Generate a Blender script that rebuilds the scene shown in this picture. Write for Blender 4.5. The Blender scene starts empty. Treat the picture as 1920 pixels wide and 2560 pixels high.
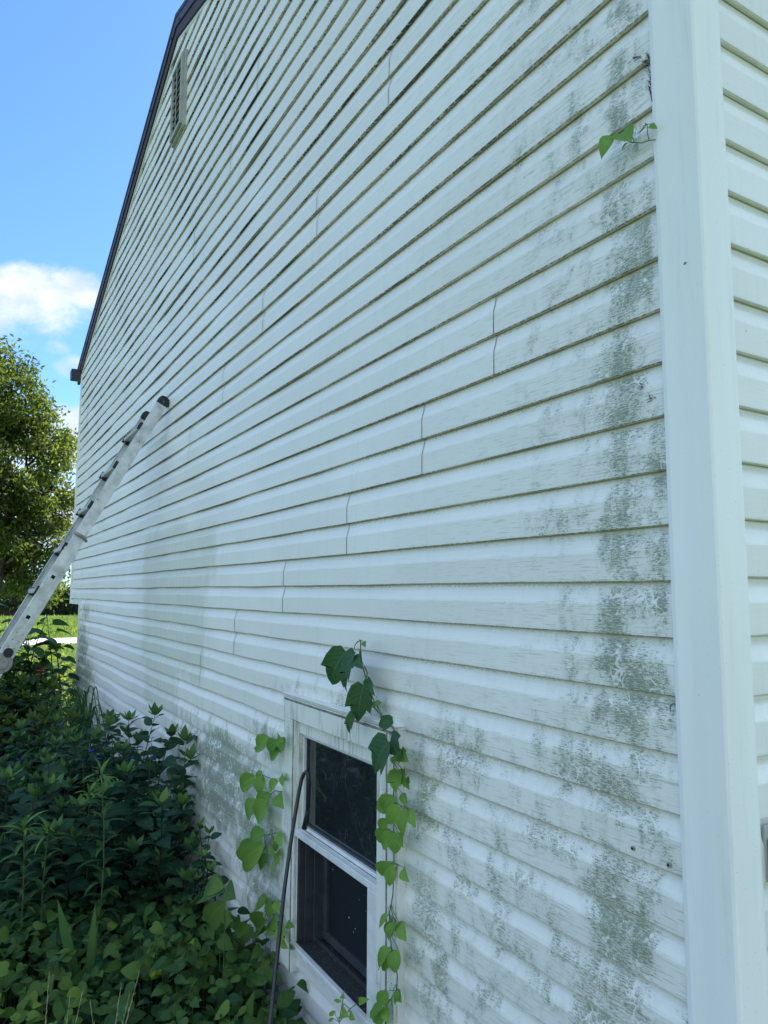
import bpy, math, random
import numpy as np
from mathutils import Vector, Matrix
random.seed(7); rng = np.random.default_rng(7)
sc = bpy.context.scene; C = sc.collection
R = math.radians
EZ = 1.80                                   # eye height above the ground
# ------------------------------------------------------------------ camera
F = 1816.9; CX, CY = 1.0203, -1.3104
YAW, PITCH, ROLL = 2.60973, 0.109232, 0.0034367
fw = Vector((math.cos(YAW)*math.cos(PITCH), math.sin(YAW)*math.cos(PITCH), math.sin(PITCH)))
r0 = fw.cross(Vector((0,0,1))).normalized(); u0 = r0.cross(fw)
rt = r0*math.cos(ROLL)+u0*math.sin(ROLL); up = -r0*math.sin(ROLL)+u0*math.cos(ROLL)
cam = bpy.data.cameras.new('camera'); co = bpy.data.objects.new('camera', cam); C.objects.link(co)
m = Matrix((rt, up, -fw)).transposed().to_4x4(); m.translation = (CX, CY, EZ); co.matrix_world = m
cam.sensor_fit = 'VERTICAL'; cam.sensor_height = 36; cam.lens = F/2560*36
cam.clip_start = 0.05; cam.clip_end = 3000
sc.camera = co
EYE = Vector((CX, CY, EZ))
def ray(u, v): return fw + rt*((u-960)/F) - up*((v-1280)/F)
def onY(u, v, y=0.0): d = ray(u, v); return EYE + d*((y-CY)/d.y)
def onX(u, v, x): d = ray(u, v); return EYE + d*((x-CX)/d.x)
# ------------------------------------------------------------------ light
SUN_AZ, SUN_EL = 112.0, 47.0                # direction towards the sun (azimuth from +X, counter-clockwise)
sd = Vector((math.cos(R(SUN_AZ))*math.cos(R(SUN_EL)), math.sin(R(SUN_AZ))*math.cos(R(SUN_EL)), math.sin(R(SUN_EL))))
sl = bpy.data.lights.new('sun', 'SUN'); sl.energy = 4.2; sl.angle = R(0.5); sl.color = (1, .95, .86)
so = bpy.data.objects.new('sun', sl); C.objects.link(so)
so.rotation_euler = (-sd).to_track_quat('-Z', 'Y').to_euler()
sc.view_settings.view_transform = 'Standard'; sc.view_settings.look = 'None'
sc.view_settings.exposure = 1.29; sc.view_settings.gamma = 1
w = bpy.data.worlds.new('World'); sc.world = w; w.use_nodes = True

class NT:
    def __init__(s, nt): s.nt = nt; s.L = nt.links
    def n(s, t, **k):
        x = s.nt.nodes.new(t)
        for a, b in k.items(): setattr(x, a, b)
        return x
    def put(s, sock, v):
        if v is None: return
        if isinstance(v, bpy.types.NodeSocket): s.L.new(v, sock)
        elif isinstance(v, (tuple, list)):
            v = tuple(v)
            if len(v) == 3 and sock.type == 'RGBA': v += (1,)
            sock.default_value = v
        else: sock.default_value = v
    def m(s, op, a, b=None, c=None, clamp=False):
        x = s.n('ShaderNodeMath', operation=op, use_clamp=clamp)
        for i, v in enumerate((a, b, c)): s.put(x.inputs[i], v)
        return x.outputs[0]
    def vm(s, op, a, b=None):
        x = s.n('ShaderNodeVectorMath', operation=op); s.put(x.inputs[0], a)
        if b is not None: s.put(x.inputs[1], b)
        return x.outputs['Value'] if op in ('DOT_PRODUCT', 'LENGTH', 'DISTANCE') else x.outputs[0]
    def mix(s, f, a, b, bt='MIX'):
        x = s.n('ShaderNodeMix', data_type='RGBA', blend_type=bt)
        s.put(x.inputs[0], f); s.put(x.inputs[6], a); s.put(x.inputs[7], b); return x.outputs[2]
    def ramp(s, v, lo, hi, a=0., b=1.):
        x = s.n('ShaderNodeMapRange', interpolation_type='SMOOTHSTEP'); 
        for i, q in enumerate((v, lo, hi, a, b)): s.put(x.inputs[i], q)
        return x.outputs[0]
    def noise(s, vec, scale=1., detail=3., rough=.5, dist=0.):
        x = s.n('ShaderNodeTexNoise'); s.put(x.inputs['Vector'], vec); s.put(x.inputs['Scale'], scale)
        s.put(x.inputs['Detail'], detail); s.put(x.inputs['Roughness'], rough); s.put(x.inputs['Distortion'], dist)
        return x.outputs[0]
    def sc(s, vec, k): return s.vm('MULTIPLY', vec, k)
    def co(s): return s.n('ShaderNodeTexCoord').outputs['Object']
    def attr(s, name, o='Fac'): return s.n('ShaderNodeAttribute', attribute_name=name).outputs[o]

# sky + clouds by direction
W = NT(w.node_tree); w.node_tree.nodes.clear()
sky = W.n('ShaderNodeTexSky', sky_type='NISHITA', sun_disc=False)
sky.sun_elevation = R(SUN_EL); sky.sun_rotation = R(90-SUN_AZ); sky.air_density = 1.0; sky.dust_density = 0.6; sky.ozone_density = 1.6
D = W.vm('NORMALIZE', W.n('ShaderNodeTexCoord').outputs['Generated'])
def dirn(u, v): return tuple(ray(u, v).normalized())
mask = None
for u, v, rad, st in ((60, 745, .078, 1.0), (185, 725, .05, .85), (-110, 760, .10, 1.0), (190, 1065, .055, 1.0), (130, 1110, .085, 1.0), (185, 920, .03, .75), (135, 870, .022, .45), (70, 850, .03, .35), (-300, 1250, .3, .9), (60, 1290, .16, .9)):
    dd = W.vm('SUBTRACT', D, dirn(u, v)); dd = W.sc(dd, (1, 1, 1.75))
    g = W.m('MULTIPLY', W.ramp(W.vm('LENGTH', dd), rad*1.35, rad*.3), st)
    mask = g if mask is None else W.m('MAXIMUM', mask, g)
# unseen bright clouds, added to brighten the wall, away from the clear gable sky
far = W.noise(W.sc(D, (1, 1, 2.5)), 2.2, 2)
away = W.ramp(W.vm('DISTANCE', D, dirn(150, 500)), .7, 1.2)
mask = W.m('MAXIMUM', mask, W.m('MULTIPLY', W.ramp(far, .38, .54), away))
nz = W.noise(W.sc(D, (1, 1, 1.7)), 9, 8, .62, .35)
nz2 = W.noise(W.sc(D, (1, 1, 2.2)), 34, 5, .6, .5)
dens = W.m('ADD', mask, W.m('ADD', W.m('MULTIPLY', W.m('SUBTRACT', nz, .5), 2.3), W.m('MULTIPLY', W.m('SUBTRACT', nz2, .5), .45)))
dens = W.m('MULTIPLY', W.ramp(dens, .22, 1.05), W.ramp(mask, .0, .3))
shade = W.noise(W.sc(D, (1, 1, 1.7)), 14, 4)
cl = W.mix(W.ramp(shade, .35, .65), (5.6, 7.2, 7.7), (7.9, 9.1, 9.1))
skc = W.mix(1.0, sky.outputs[0], (.60, .88, 1.26), 'MULTIPLY')
cl = W.mix(away, W.mix(W.ramp(shade, .35, .65), (3.0, 3.6, 4.3), (4.5, 4.65, 4.8)), cl)
mixc = W.mix(dens, skc, cl)
bg = W.n('ShaderNodeBackground'); W.put(bg.inputs[0], mixc); bg.inputs[1].default_value = 0.10
wo = W.n('ShaderNodeOutputWorld'); W.L.new(bg.outputs[0], wo.inputs[0])

# ------------------------------------------------------------------ materials
def mat(name):
    M = bpy.data.materials.new(name); M.use_nodes = True; M.node_tree.nodes.clear(); N = NT(M.node_tree)
    o = N.n('ShaderNodeOutputMaterial'); b = N.n('ShaderNodeBsdfPrincipled'); N.L.new(b.outputs[0], o.inputs[0])
    return M, N, b, o
def setb(N, b, col=None, rough=.5, spec=.5, metal=0., normal=None):
    N.put(b.inputs['Base Color'], col); N.put(b.inputs['Roughness'], rough); N.put(b.inputs['Specular IOR Level'], spec)
    N.put(b.inputs['Metallic'], metal)
    if normal is not None: N.L.new(normal, b.inputs['Normal'])
def bump(N, h, dist, st=1.):
    x = N.n('ShaderNodeBump'); x.inputs['Strength'].default_value = st; x.inputs['Distance'].default_value = dist
    N.L.new(h, x.inputs['Height']); return x.outputs[0]
E_ = 0.12; Z0 = 0.02496 + EZ                # siding exposure, height of course 0's lower edge
# siding
def siding_mat(name, axis):
    M, N, b, o = mat(name)
    P = N.co(); s = N.n('ShaderNodeSeparateXYZ'); N.L.new(P, s.inputs[0])
    X = s.outputs[axis]; Z = s.outputs[2]
    v = N.n('ShaderNodeCombineXYZ'); N.L.new(X, v.inputs[0]); N.L.new(Z, v.inputs[2]); V = v.outputs[0]
    fr = N.m('FRACT', N.m('DIVIDE', N.m('SUBTRACT', Z, Z0-12.0), E_))   # 0 lower edge .. 1 under next edge
    stain = N.attr('stain'); lip = N.attr('lip'); wash = N.attr('wash'); grow = N.attr('grow')
    grain = N.noise(N.sc(V, (13, 1, 240)), 1, 3, .6, .25)
    base = N.mix(N.ramp(N.noise(V, 1.3, 4), .35, .65), (.742, .740, .718), (.79, .785, .768))
    base = N.mix(N.ramp(fr, .60, .66), base, (.77, .775, .765))           # bevel a little paler and cooler
    base = N.mix(1., base, N.mix(N.attr('tone'), (.945, .945, .93), (1.0, 1.0, 1.0)), 'MULTIPLY')
    # faint vertical rain streaks
    st = N.noise(N.sc(V, (26, 1, 1.1)), 1, 4, .6)
    base = N.mix(N.m('MULTIPLY', N.ramp(st, .5, .75), .16), base, (.52, .55, .48))
    # wood grain with dirt in it
    gl = N.m('MULTIPLY', N.ramp(grain, .55, .62), N.ramp(fr, .68, .58))
    fadeg = N.m('ADD', N.m('MULTIPLY', N.ramp(X, -1.7, -.1), .28) if axis == 0 else .0, N.m('MULTIPLY', stain, .35))
    base = N.mix(N.m('MULTIPLY', gl, fadeg, clamp=True), base, (.25, .29, .24))
    # wide wet patch
    wn = N.m('ADD', wash, N.m('MULTIPLY', N.m('SUBTRACT', N.noise(N.sc(V, (14, 1, 2.0)), 1, 5, .6), .5), .9))
    w2 = N.m('MULTIPLY', N.m('MULTIPLY', N.ramp(wn, .30, .78), N.ramp(N.noise(N.sc(V, (30, 1, 5)), 1, 3), .25, .6, .55, 1.0)), .80)
    base = N.mix(w2, base, (.565, .60, .535))
    # algae film: soft + fine speckles, broken by cleaned squiggles
    n1 = N.noise(N.sc(V, (1, 1, .8)), 11, 5, .6, .4); n2 = N.noise(N.sc(V, (22, 1, 9)), 1, 4, .65)
    n3 = N.noise(V, 300, 2, .7); n4 = N.noise(N.sc(V, (70, 1, 330)), 1, 2, .6)
    body = N.m('ADD', stain, N.m('MULTIPLY', N.m('SUBTRACT', n1, .5), 1.9))
    body = N.m('ADD', body, N.m('MULTIPLY', N.m('SUBTRACT', n2, .5), .9))
    bm = N.m('MULTIPLY', N.ramp(body, .12, 1.15), N.ramp(stain, .02, .25))
    vor = N.n('ShaderNodeTexVoronoi', feature='DISTANCE_TO_EDGE'); vv = N.vm('ADD', V, N.sc(N.n('ShaderNodeTexNoise').outputs[1], (0, 0, 0)))
    wob = N.n('ShaderNodeTexNoise'); N.put(wob.inputs['Vector'], V); wob.inputs['Scale'].default_value = 30; wob.inputs['Detail'].default_value = 2
    N.L.new(N.vm('ADD', V, N.sc(wob.outputs[1], (.05, .05, .05))), vor.inputs['Vector']); vor.inputs['Scale'].default_value = 26
    squig = N.m('MULTIPLY', N.ramp(vor.outputs[0], .085, .045), N.ramp(N.noise(V, 8, 2), .50, .60))
    bare = N.ramp(N.noise(N.sc(V, (1, 1, 1.3)), 34, 2), .62, .68)
    hole = N.m('MAXIMUM', squig, bare)
    keep = N.m('SUBTRACT', 1., N.m('MULTIPLY', hole, .85))
    film = N.m('MULTIPLY', N.m('MULTIPLY', bm, keep), .52)
    base = N.mix(film, base, (.30, .345, .25))
    sp = N.m('MULTIPLY', N.ramp(N.m('ADD', n3, N.m('MULTIPLY', bm, .17)), .58, .76), keep)
    sp2 = N.m('MULTIPLY', N.ramp(N.m('ADD', n4, N.m('MULTIPLY', bm, .19)), .60, .70), keep)
    spk = N.m('MULTIPLY', N.m('MAXIMUM', sp, sp2), N.ramp(bm, .04, .45))
    base = N.mix(N.m('MULTIPLY', spk, .74), base, (.13, .17, .11))
    # scattered flecks everywhere
    fl = N.ramp(N.noise(V, 95, 1), .775, .80); base = N.mix(N.m('MULTIPLY', fl, .75), base, (.09, .10, .08))
    # black growth crumbs hanging just under each lip
    near = N.ramp(fr, .84, .985)
    clump = N.noise(N.sc(V, (5, 1, 8)), 1, 3, .6)
    cr = N.noise(N.sc(V, (105, 1, 130)), 1, 2, .6)
    crumb = N.ramp(N.m('ADD', cr, N.m('MULTIPLY', N.m('ADD', near, N.m('SUBTRACT', clump, .60)), .30)), .69, .74)
    crumb = N.m('MULTIPLY', N.m('MULTIPLY', crumb, N.ramp(fr, .80, .90)), grow)
    base = N.mix(N.m('MULTIPLY', crumb, .9), base, (.055, .06, .04))
    # warm bounced light close under the lip, painted in as tan
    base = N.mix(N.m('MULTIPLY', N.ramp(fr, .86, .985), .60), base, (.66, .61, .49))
    h = N.m('ADD', N.m('MULTIPLY', grain, .5), N.m('MULTIPLY', N.noise(V, 3.5, 2), 1.4))
    setb(N, b, base, .47, .38, 0, bump(N, h, .0022, .55))
    return M
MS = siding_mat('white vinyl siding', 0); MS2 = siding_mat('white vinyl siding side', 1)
# underside of the laps
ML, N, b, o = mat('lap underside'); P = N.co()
g = N.attr('grow'); s_ = N.n('ShaderNodeSeparateXYZ'); N.L.new(P, s_.inputs[0])
cv = N.n('ShaderNodeCombineXYZ'); N.L.new(s_.outputs[0], cv.inputs[0]); N.L.new(N.m('MULTIPLY', s_.outputs[1], .6), cv.inputs[1]); N.L.new(N.m('MULTIPLY', s_.outputs[2], .9), cv.inputs[2]); V = cv.outputs[0]
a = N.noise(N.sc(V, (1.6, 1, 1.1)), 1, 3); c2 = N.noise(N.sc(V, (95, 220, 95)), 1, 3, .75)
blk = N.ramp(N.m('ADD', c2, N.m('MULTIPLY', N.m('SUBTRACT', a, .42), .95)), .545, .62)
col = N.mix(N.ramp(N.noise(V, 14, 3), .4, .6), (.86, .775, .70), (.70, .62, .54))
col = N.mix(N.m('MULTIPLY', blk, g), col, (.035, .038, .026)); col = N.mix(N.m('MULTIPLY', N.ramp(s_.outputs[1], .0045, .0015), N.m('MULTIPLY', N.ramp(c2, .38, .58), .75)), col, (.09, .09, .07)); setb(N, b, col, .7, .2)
def plain(name, col, rough=.5, spec=.5, metal=0., var=.12, scale=8, bd=0.0, col2=None):
    M, N, b, o = mat(name); P = N.co(); nz = N.noise(P, scale, 5, .6)
    c2 = col2 or tuple(c*(1-var*2) for c in col)
    c = N.mix(N.ramp(nz, .3, .75), col, c2)
    setb(N, b, c, rough, spec, metal, bump(N, N.noise(P, scale*6, 3), bd) if bd else None); return M
MPOST, N, b, o = mat('corner post vinyl'); P = N.co()
c = N.mix(N.ramp(N.noise(N.sc(P, (6, 6, .8)), 1, 4), .35, .7), (.80, .805, .80), (.75, .76, .745))
c = N.mix(N.m('MULTIPLY', N.ramp(N.noise(N.sc(P, (25, 25, 2.2)), 1, 5, .65), .52, .8), .35), c, (.50, .53, .44)); c = N.mix(N.ramp(N.noise(P, 34, 1), .785, .795), c, (.15, .13, .13)); c = N.mix(N.m('MULTIPLY', N.ramp(N.noise(P, 300, 1), .74, .78), .6), c, (.2, .2, .17)); setb(N, b, c, .5, .35, 0, bump(N, N.noise(N.sc(P, (10, 10, 1.2)), 1, 3), .002, .5))
MTRIM = plain('white trim', (.74, .74, .72), .42, .4, 0, .06, 5)
MDIRT, N, b, o = mat('soiled window casing'); P = N.co()
st = N.noise(N.sc(P, (70, 70, 5)), 1, 4, .65); big = N.noise(P, 5, 3)
c = N.mix(N.m('MULTIPLY', N.ramp(st, .42, .66), N.ramp(big, .35, .6)), (.70, .715, .68), (.40, .42, .35))
c = N.mix(N.m('MULTIPLY', N.ramp(N.noise(P, 160, 2), .62, .7), N.ramp(big, .45, .6)), c, (.12, .14, .10)); setb(N, b, c, .5, .35)
MGRV = plain('dirty caulk groove', (.30, .27, .24), .8, .2, 0, .25, 40, 0, (.12, .09, .08))
MFAS = plain('brown painted fascia', (.066, .050, .052), .6, .2, 0, .12, 6)
MDRIP = plain('brown drip edge metal', (.056, .044, .050), .5, .3, 0, .08, 6)
MROOF = plain('dark roof panels', (.04, .038, .04), .6, .3, 0, .1, 4, .002)
MGUT = plain('dark gutter paint', (.028, .032, .045), .45, .4, 0, .1, 5)
MVENT = plain('grey weathered vent plastic', (.36, .37, .34), .6, .3, 0, .1, 12)
MBLK = plain('black recess', (.012, .013, .016), .8, .2)
MFOUND = plain('painted foundation concrete', (.50, .52, .55), .85, .2, 0, .15, 9, .004)
MALU, N, b, o = mat('weathered aluminium'); P = N.co()
sc1 = N.noise(N.sc(P, (80, 8, 8)), 1, 4, .6); sc2 = N.noise(P, 11, 4, .65)
c = N.mix(N.ramp(sc2, .35, .7), (.62, .63, .64), (.42, .43, .435)); c = N.mix(N.ramp(N.noise(P, 45, 3, .6), .66, .72), c, (.16, .16, .16))
setb(N, b, c, N.ramp(sc1, .3, .7, .34, .55), .5, .75, bump(N, sc1, .0006))
MRUNG = plain('worn rung', (.46, .44, .38), .5, .4, .35, .12, 30, .0005)
MPLA = plain('black ladder plastic', (.014, .018, .024), .5, .4, 0, .1, 40)
MROD = plain('black bent tube', (.020, .020, .028), .40, .5, 0, .2, 30, .0006)
MSTL = plain('dull steel hinge', (.34, .33, .32), .5, .5, .6, .2, 30, .001)
MSASH = plain('white sash', (.68, .70, .71), .4, .4, 0, .08, 20)
MDSASH = plain('dark window channel', (.045, .055, .065), .5, .4, 0, .2, 20)
MDUST, N, b, o = mat('sash sill dust'); P = N.co()
c = N.mix(N.ramp(N.noise(P, 60, 4, .7), .56, .76), (.03, .034, .038), (.20, .19, .165)); setb(N, b, c, .8, .2)
MGLS, N, b, o = mat('dark window glass'); P = N.co()
dust_refl = N.m('MULTIPLY', N.ramp(N.noise(N.sc(P, (130, 10, 34)), 1, 4, .7), .50, .72), N.ramp(N.noise(P, 5, 2), .35, .65))
c = N.mix(dust_refl, (.014, .018, .022), (.075, .088, .092)); setb(N, b, c, N.m('ADD', .03, N.m('MULTIPLY', dust_refl, .3)), .6)  # dust, plus a grey veil and lifted base painted in as reflection
MSCR, N, b, o = mat('dark insect screen'); P = N.co()
c = N.mix(N.ramp(N.noise(P, 75, 1), .785, .80), (.010, .014, .020), (.5, .52, .52)); setb(N, b, c, .55, .25)
# leaves
def leafmat(name, ca, cb, trans=.35, rough=.55, young=None, spec=.22, vein=(.16, .22, .07), tcol=None, vs=.30):
    M, N, b, o = mat(name); P = N.co()
    rnd = N.attr('rnd'); luv = N.attr('luv', 'Vector'); s = N.n('ShaderNodeSeparateXYZ'); N.L.new(luv, s.inputs[0])
    c = N.mix(rnd, ca, cb)
    c = N.mix(N.m('MULTIPLY', N.ramp(N.noise(P, 40, 3), .35, .7), .35), c, tuple(x*.62 for x in cb))
    if young: c = N.mix(N.attr('young'), c, young)
    ax = N.m('ABSOLUTE', s.outputs[0])
    mid = N.ramp(ax, .07, .02)
    side = N.m('SINE', N.m('MULTIPLY', N.m('SUBTRACT', s.outputs[1], N.m('MULTIPLY', ax, .28)), 44))
    sv = N.ramp(side, .88, .99)
    c = N.mix(N.m('MULTIPLY', N.m('MAXIMUM', mid, N.m('MULTIPLY', sv, .45)), vs), c, vein)
    setb(N, b, c, rough, spec, 0, bump(N, side, .0006, .4))
    t = N.n('ShaderNodeBsdfTranslucent'); N.put(t.inputs[0], N.mix(.5, c, tcol or tuple(min(1, x*1.6) for x in ca)))
    mx = N.n('ShaderNodeMixShader'); mx.inputs[0].default_value = trans
    N.L.new(b.outputs[0], mx.inputs[1]); N.L.new(t.outputs[0], mx.inputs[2]); N.L.new(mx.outputs[0], o.inputs[0]); return M
LBUSH = leafmat('hydrangea leaf', (.032, .100, .050), (.016, .058, .038), .28, .55, (.10, .20, .045))
LCOV = leafmat('ground cover leaf', (.042, .122, .034), (.014, .054, .029), .30, .6, (.20, .31, .035))
LVINE = leafmat('creeper leaf', (.165, .32, .06), (.09, .21, .05), .38, .5, (.20, .34, .06), vein=(.26, .36, .13), vs=.5)
LDARK = leafmat('large climber leaf', (.034, .105, .036), (.022, .074, .030), .25, .45, (.12, .24, .05), vein=(.10, .18, .08), vs=.55)
LGOLD = leafmat('lance leaf', (.040, .105, .035), (.020, .065, .030), .28, .55, (.13, .25, .05))
LTREE = leafmat('tree leaf', (.066, .112, .026), (.020, .046, .017), .45, .5, (.22, .25, .03), tcol=(.40, .50, .06))
LSAP = leafmat('sapling leaf', (.028, .085, .030), (.014, .045, .022), .30, .4, (.10, .20, .03), tcol=(.14, .30, .04))
LFAR = leafmat('backlit shrub leaf', (.034, .090, .034), (.014, .048, .026), .40, .45, (.16, .24, .03), tcol=(.25, .36, .03))
LHEDGE = leafmat('hedge leaf', (.030, .060, .020), (.015, .032, .014), .25, .6)
MSTEM = plain('green stem', (.075, .13, .045), .6, .3, 0, .2, 30)
MWOOD = plain('reddish woody stem', (.035, .030, .022), .8, .2, 0, .2, 30)
MBARK = plain('tree bark', (.085, .068, .05), .95, .1, 0, .3, 6, .02)
MDRY = plain('dry straw', (.36, .36, .22), .8, .2, 0, .2, 60)
MBLU = plain('blue petals', (.05, .03, .62), .6, .3, 0, .2, 60)
MRED = plain('red petals', (.38, .05, .03), .6, .3, 0, .2, 40)
MPURP = plain('dead rootlets', (.09, .055, .065), .9, .1, 0, .2, 60)

# ------------------------------------------------------------------ mesh builder
class MB:
    def __init__(s): s.v = []; s.f = []; s.mi = []; s.a = {}; s.nv = 0
    def add(s, vs, fs, mi=0, **at):
        n0 = s.nv; s.v.extend(tuple(p) for p in vs); s.nv += len(vs)
        s.f.extend(tuple(i+n0 for i in f) for f in fs); s.mi.extend([mi]*len(fs))
        for k, val in at.items():
            d = s.a.setdefault(k, {}); d[n0] = (len(vs), val)
    def box(s, x0, x1, y0, y1, z0, z1, mi=0):
        vs = [(x, y, z) for x in (x0, x1) for y in (y0, y1) for z in (z0, z1)]
        s.add(vs, [(0,1,3,2),(4,6,7,5),(0,4,5,1),(2,3,7,6),(0,2,6,4),(1,5,7,3)], mi)
    def obox(s, c, ax, ay, az, hx, hy, hz, mi=0):
        c = Vector(c); vs = [c+ax*(i*hx)+ay*(j*hy)+az*(k*hz) for i in (-1,1) for j in (-1,1) for k in (-1,1)]
        s.add(vs, [(0,1,3,2),(4,6,7,5),(0,4,5,1),(2,3,7,6),(0,2,6,4),(1,5,7,3)], mi)
    def tube(s, pts, r, n=6, cap=True, mi=0):
        pts = [Vector(p) for p in pts]; k = len(pts); rs = r if isinstance(r, (list, tuple)) else [r]*k
        t0 = (pts[1]-pts[0]).normalized(); a = t0.orthogonal().normalized(); vs = []
        for i, p in enumerate(pts):
            t = (pts[min(i+1, k-1)]-pts[max(i-1, 0)]).normalized(); a = (a-t*a.dot(t))
            a = a.normalized() if a.length > 1e-6 else t.orthogonal().normalized(); bb = t.cross(a)
            for j in range(n):
                q = 2*math.pi*j/n; vs.append(p+(a*math.cos(q)+bb*math.sin(q))*rs[i])
        fs = [(i*n+j, i*n+(j+1)%n, (i+1)*n+(j+1)%n, (i+1)*n+j) for i in range(k-1) for j in range(n)]
        if cap: fs += [tuple(range(n))[::-1], tuple(range((k-1)*n, k*n))]
        s.add(vs, fs, mi)
    def prism(s, prof, A, B, ax, ay, mi=0):     # extrude 2D profile from A to B
        n = len(prof); vs = [Vector(P)+ax*p+ay*q for P in (A, B) for p, q in prof]
        fs = [(i, (i+1) % n, n+(i+1) % n, n+i) for i in range(n)]+[tuple(range(n))[::-1], tuple(range(n, 2*n))]
        s.add(vs, fs, mi)
    def build(s, name, mats, parent=None, smooth=False, bevel=0):
        me = bpy.data.meshes.new(name); me.from_pydata(s.v, [], s.f); 
        mats = mats if isinstance(mats, (list, tuple)) else [mats]
        for q in mats: me.materials.append(q)
        if len(mats) > 1: me.polygons.foreach_set('material_index', s.mi)
        for k, d in s.a.items():
            vec = k == 'luv'; arr = np.zeros((s.nv, 3) if vec else s.nv, dtype=np.float32)
            for n0, (n, val) in d.items(): arr[n0:n0+n] = val
            at = me.attributes.new(k, 'FLOAT_VECTOR' if vec else 'FLOAT', 'POINT')
            at.data.foreach_set('vector' if vec else 'value', arr.ravel())
        if smooth: me.polygons.foreach_set('use_smooth', [True]*len(me.polygons))
        me.update(); o = bpy.data.objects.new(name, me); C.objects.link(o)
        if bevel:
            bv = o.modifiers.new('bevel', 'BEVEL'); bv.width = bevel; bv.segments = 2; bv.limit_method = 'ANGLE'
        if parent: o.parent = parent
        return o
def tag(o, label=None, cat=None, group=None, kind=None):
    if label: o['label'] = label
    if cat: o['category'] = cat
    if group: o['group'] = group
    if kind: o['kind'] = kind
    return o
def thing(name, label, cat, group=None, loc=(0, 0, 0)):
    o = bpy.data.objects.new(name, None); C.objects.link(o); o.location = loc; o.empty_display_size = .2
    return tag(o, label, cat, group)
def put(o, root):        # parent, keeping world coordinates, with root at its own base
    o.parent = root; o.matrix_parent_inverse = Matrix.Translation(root.location).inverted(); return o

# ------------------------------------------------------------------ ground
gm, N, b, o = mat('lawn soil and grass'); P = N.co()
n1 = N.noise(P, .35, 5, .6); n2 = N.noise(P, 22, 4, .7)
c = N.mix(N.ramp(n1, .3, .7), (.11, .18, .03), (.19, .24, .05)); c = N.mix(N.ramp(n2, .3, .7), c, (.035, .07, .015))
s_ = N.n('ShaderNodeSeparateXYZ'); N.L.new(P, s_.inputs[0])
setb(N, b, c, .9, .1, 0, bump(N, n2, .05))
g = MB(); nx = 60
def gz(x, y): return -0.0 if x > -12 else 0.0
g.add([(-900, -700, 0), (500, -700, 0), (500, 900, 0), (-900, 900, 0)], [(0, 1, 2, 3)])
tag(g.build('ground', gm), kind='structure')
sm = plain('dark bed soil', (.030, .024, .016), .95, .1, 0, .3, 20, .01)
g = MB(); g.box(-9.5, .8, -2.6, -.0, -.05, .012); tag(g.build('flower_bed_soil', sm), kind='structure')
pm = plain('pale gravel path', (.62, .60, .56), .9, .1, 0, .1, 5, .01)
g = MB(); dp = (ray(150, 1602)); Pp = EYE + dp*(-EZ/dp.z); 
g.box(Pp.x-1.6, Pp.x+1.6, -60, 60, -.05, .006); pth = g.build('path', pm); tag(pth, kind='structure')
# tall sunlit grass tufts on the far lawn
gg = MB()
for i in range(9000):
    x = Pp.x+2.0-abs(rng.normal(0, 1))*14 if i % 3 else Pp.x+2+rng.random()*9
    if abs(x-Pp.x) < 1.7: continue
    y = rng.uniform(-4, 16); h = rng.uniform(.05, .13)*(1 if x > Pp.x else 1.6); a = rng.uniform(0, 6.28); dx, dy = math.cos(a)*.05, math.sin(a)*.05
    gg.add([(x-dx, y-dy, 0), (x+dx, y+dy, 0), (x+dx*.2+rng.normal(0, .04), y+rng.normal(0, .04), h)], [(0, 1, 2)], rnd=rng.random(), luv=(.5, .5, 0))
tag(gg.build('lawn_grass', leafmat('grass blades', (.20, .30, .05), (.11, .20, .03), .5, .6, tcol=(.45, .55, .06))), 'sunlit grass of the lawn beyond the far house corner', 'grass', kind='stuff')

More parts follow.
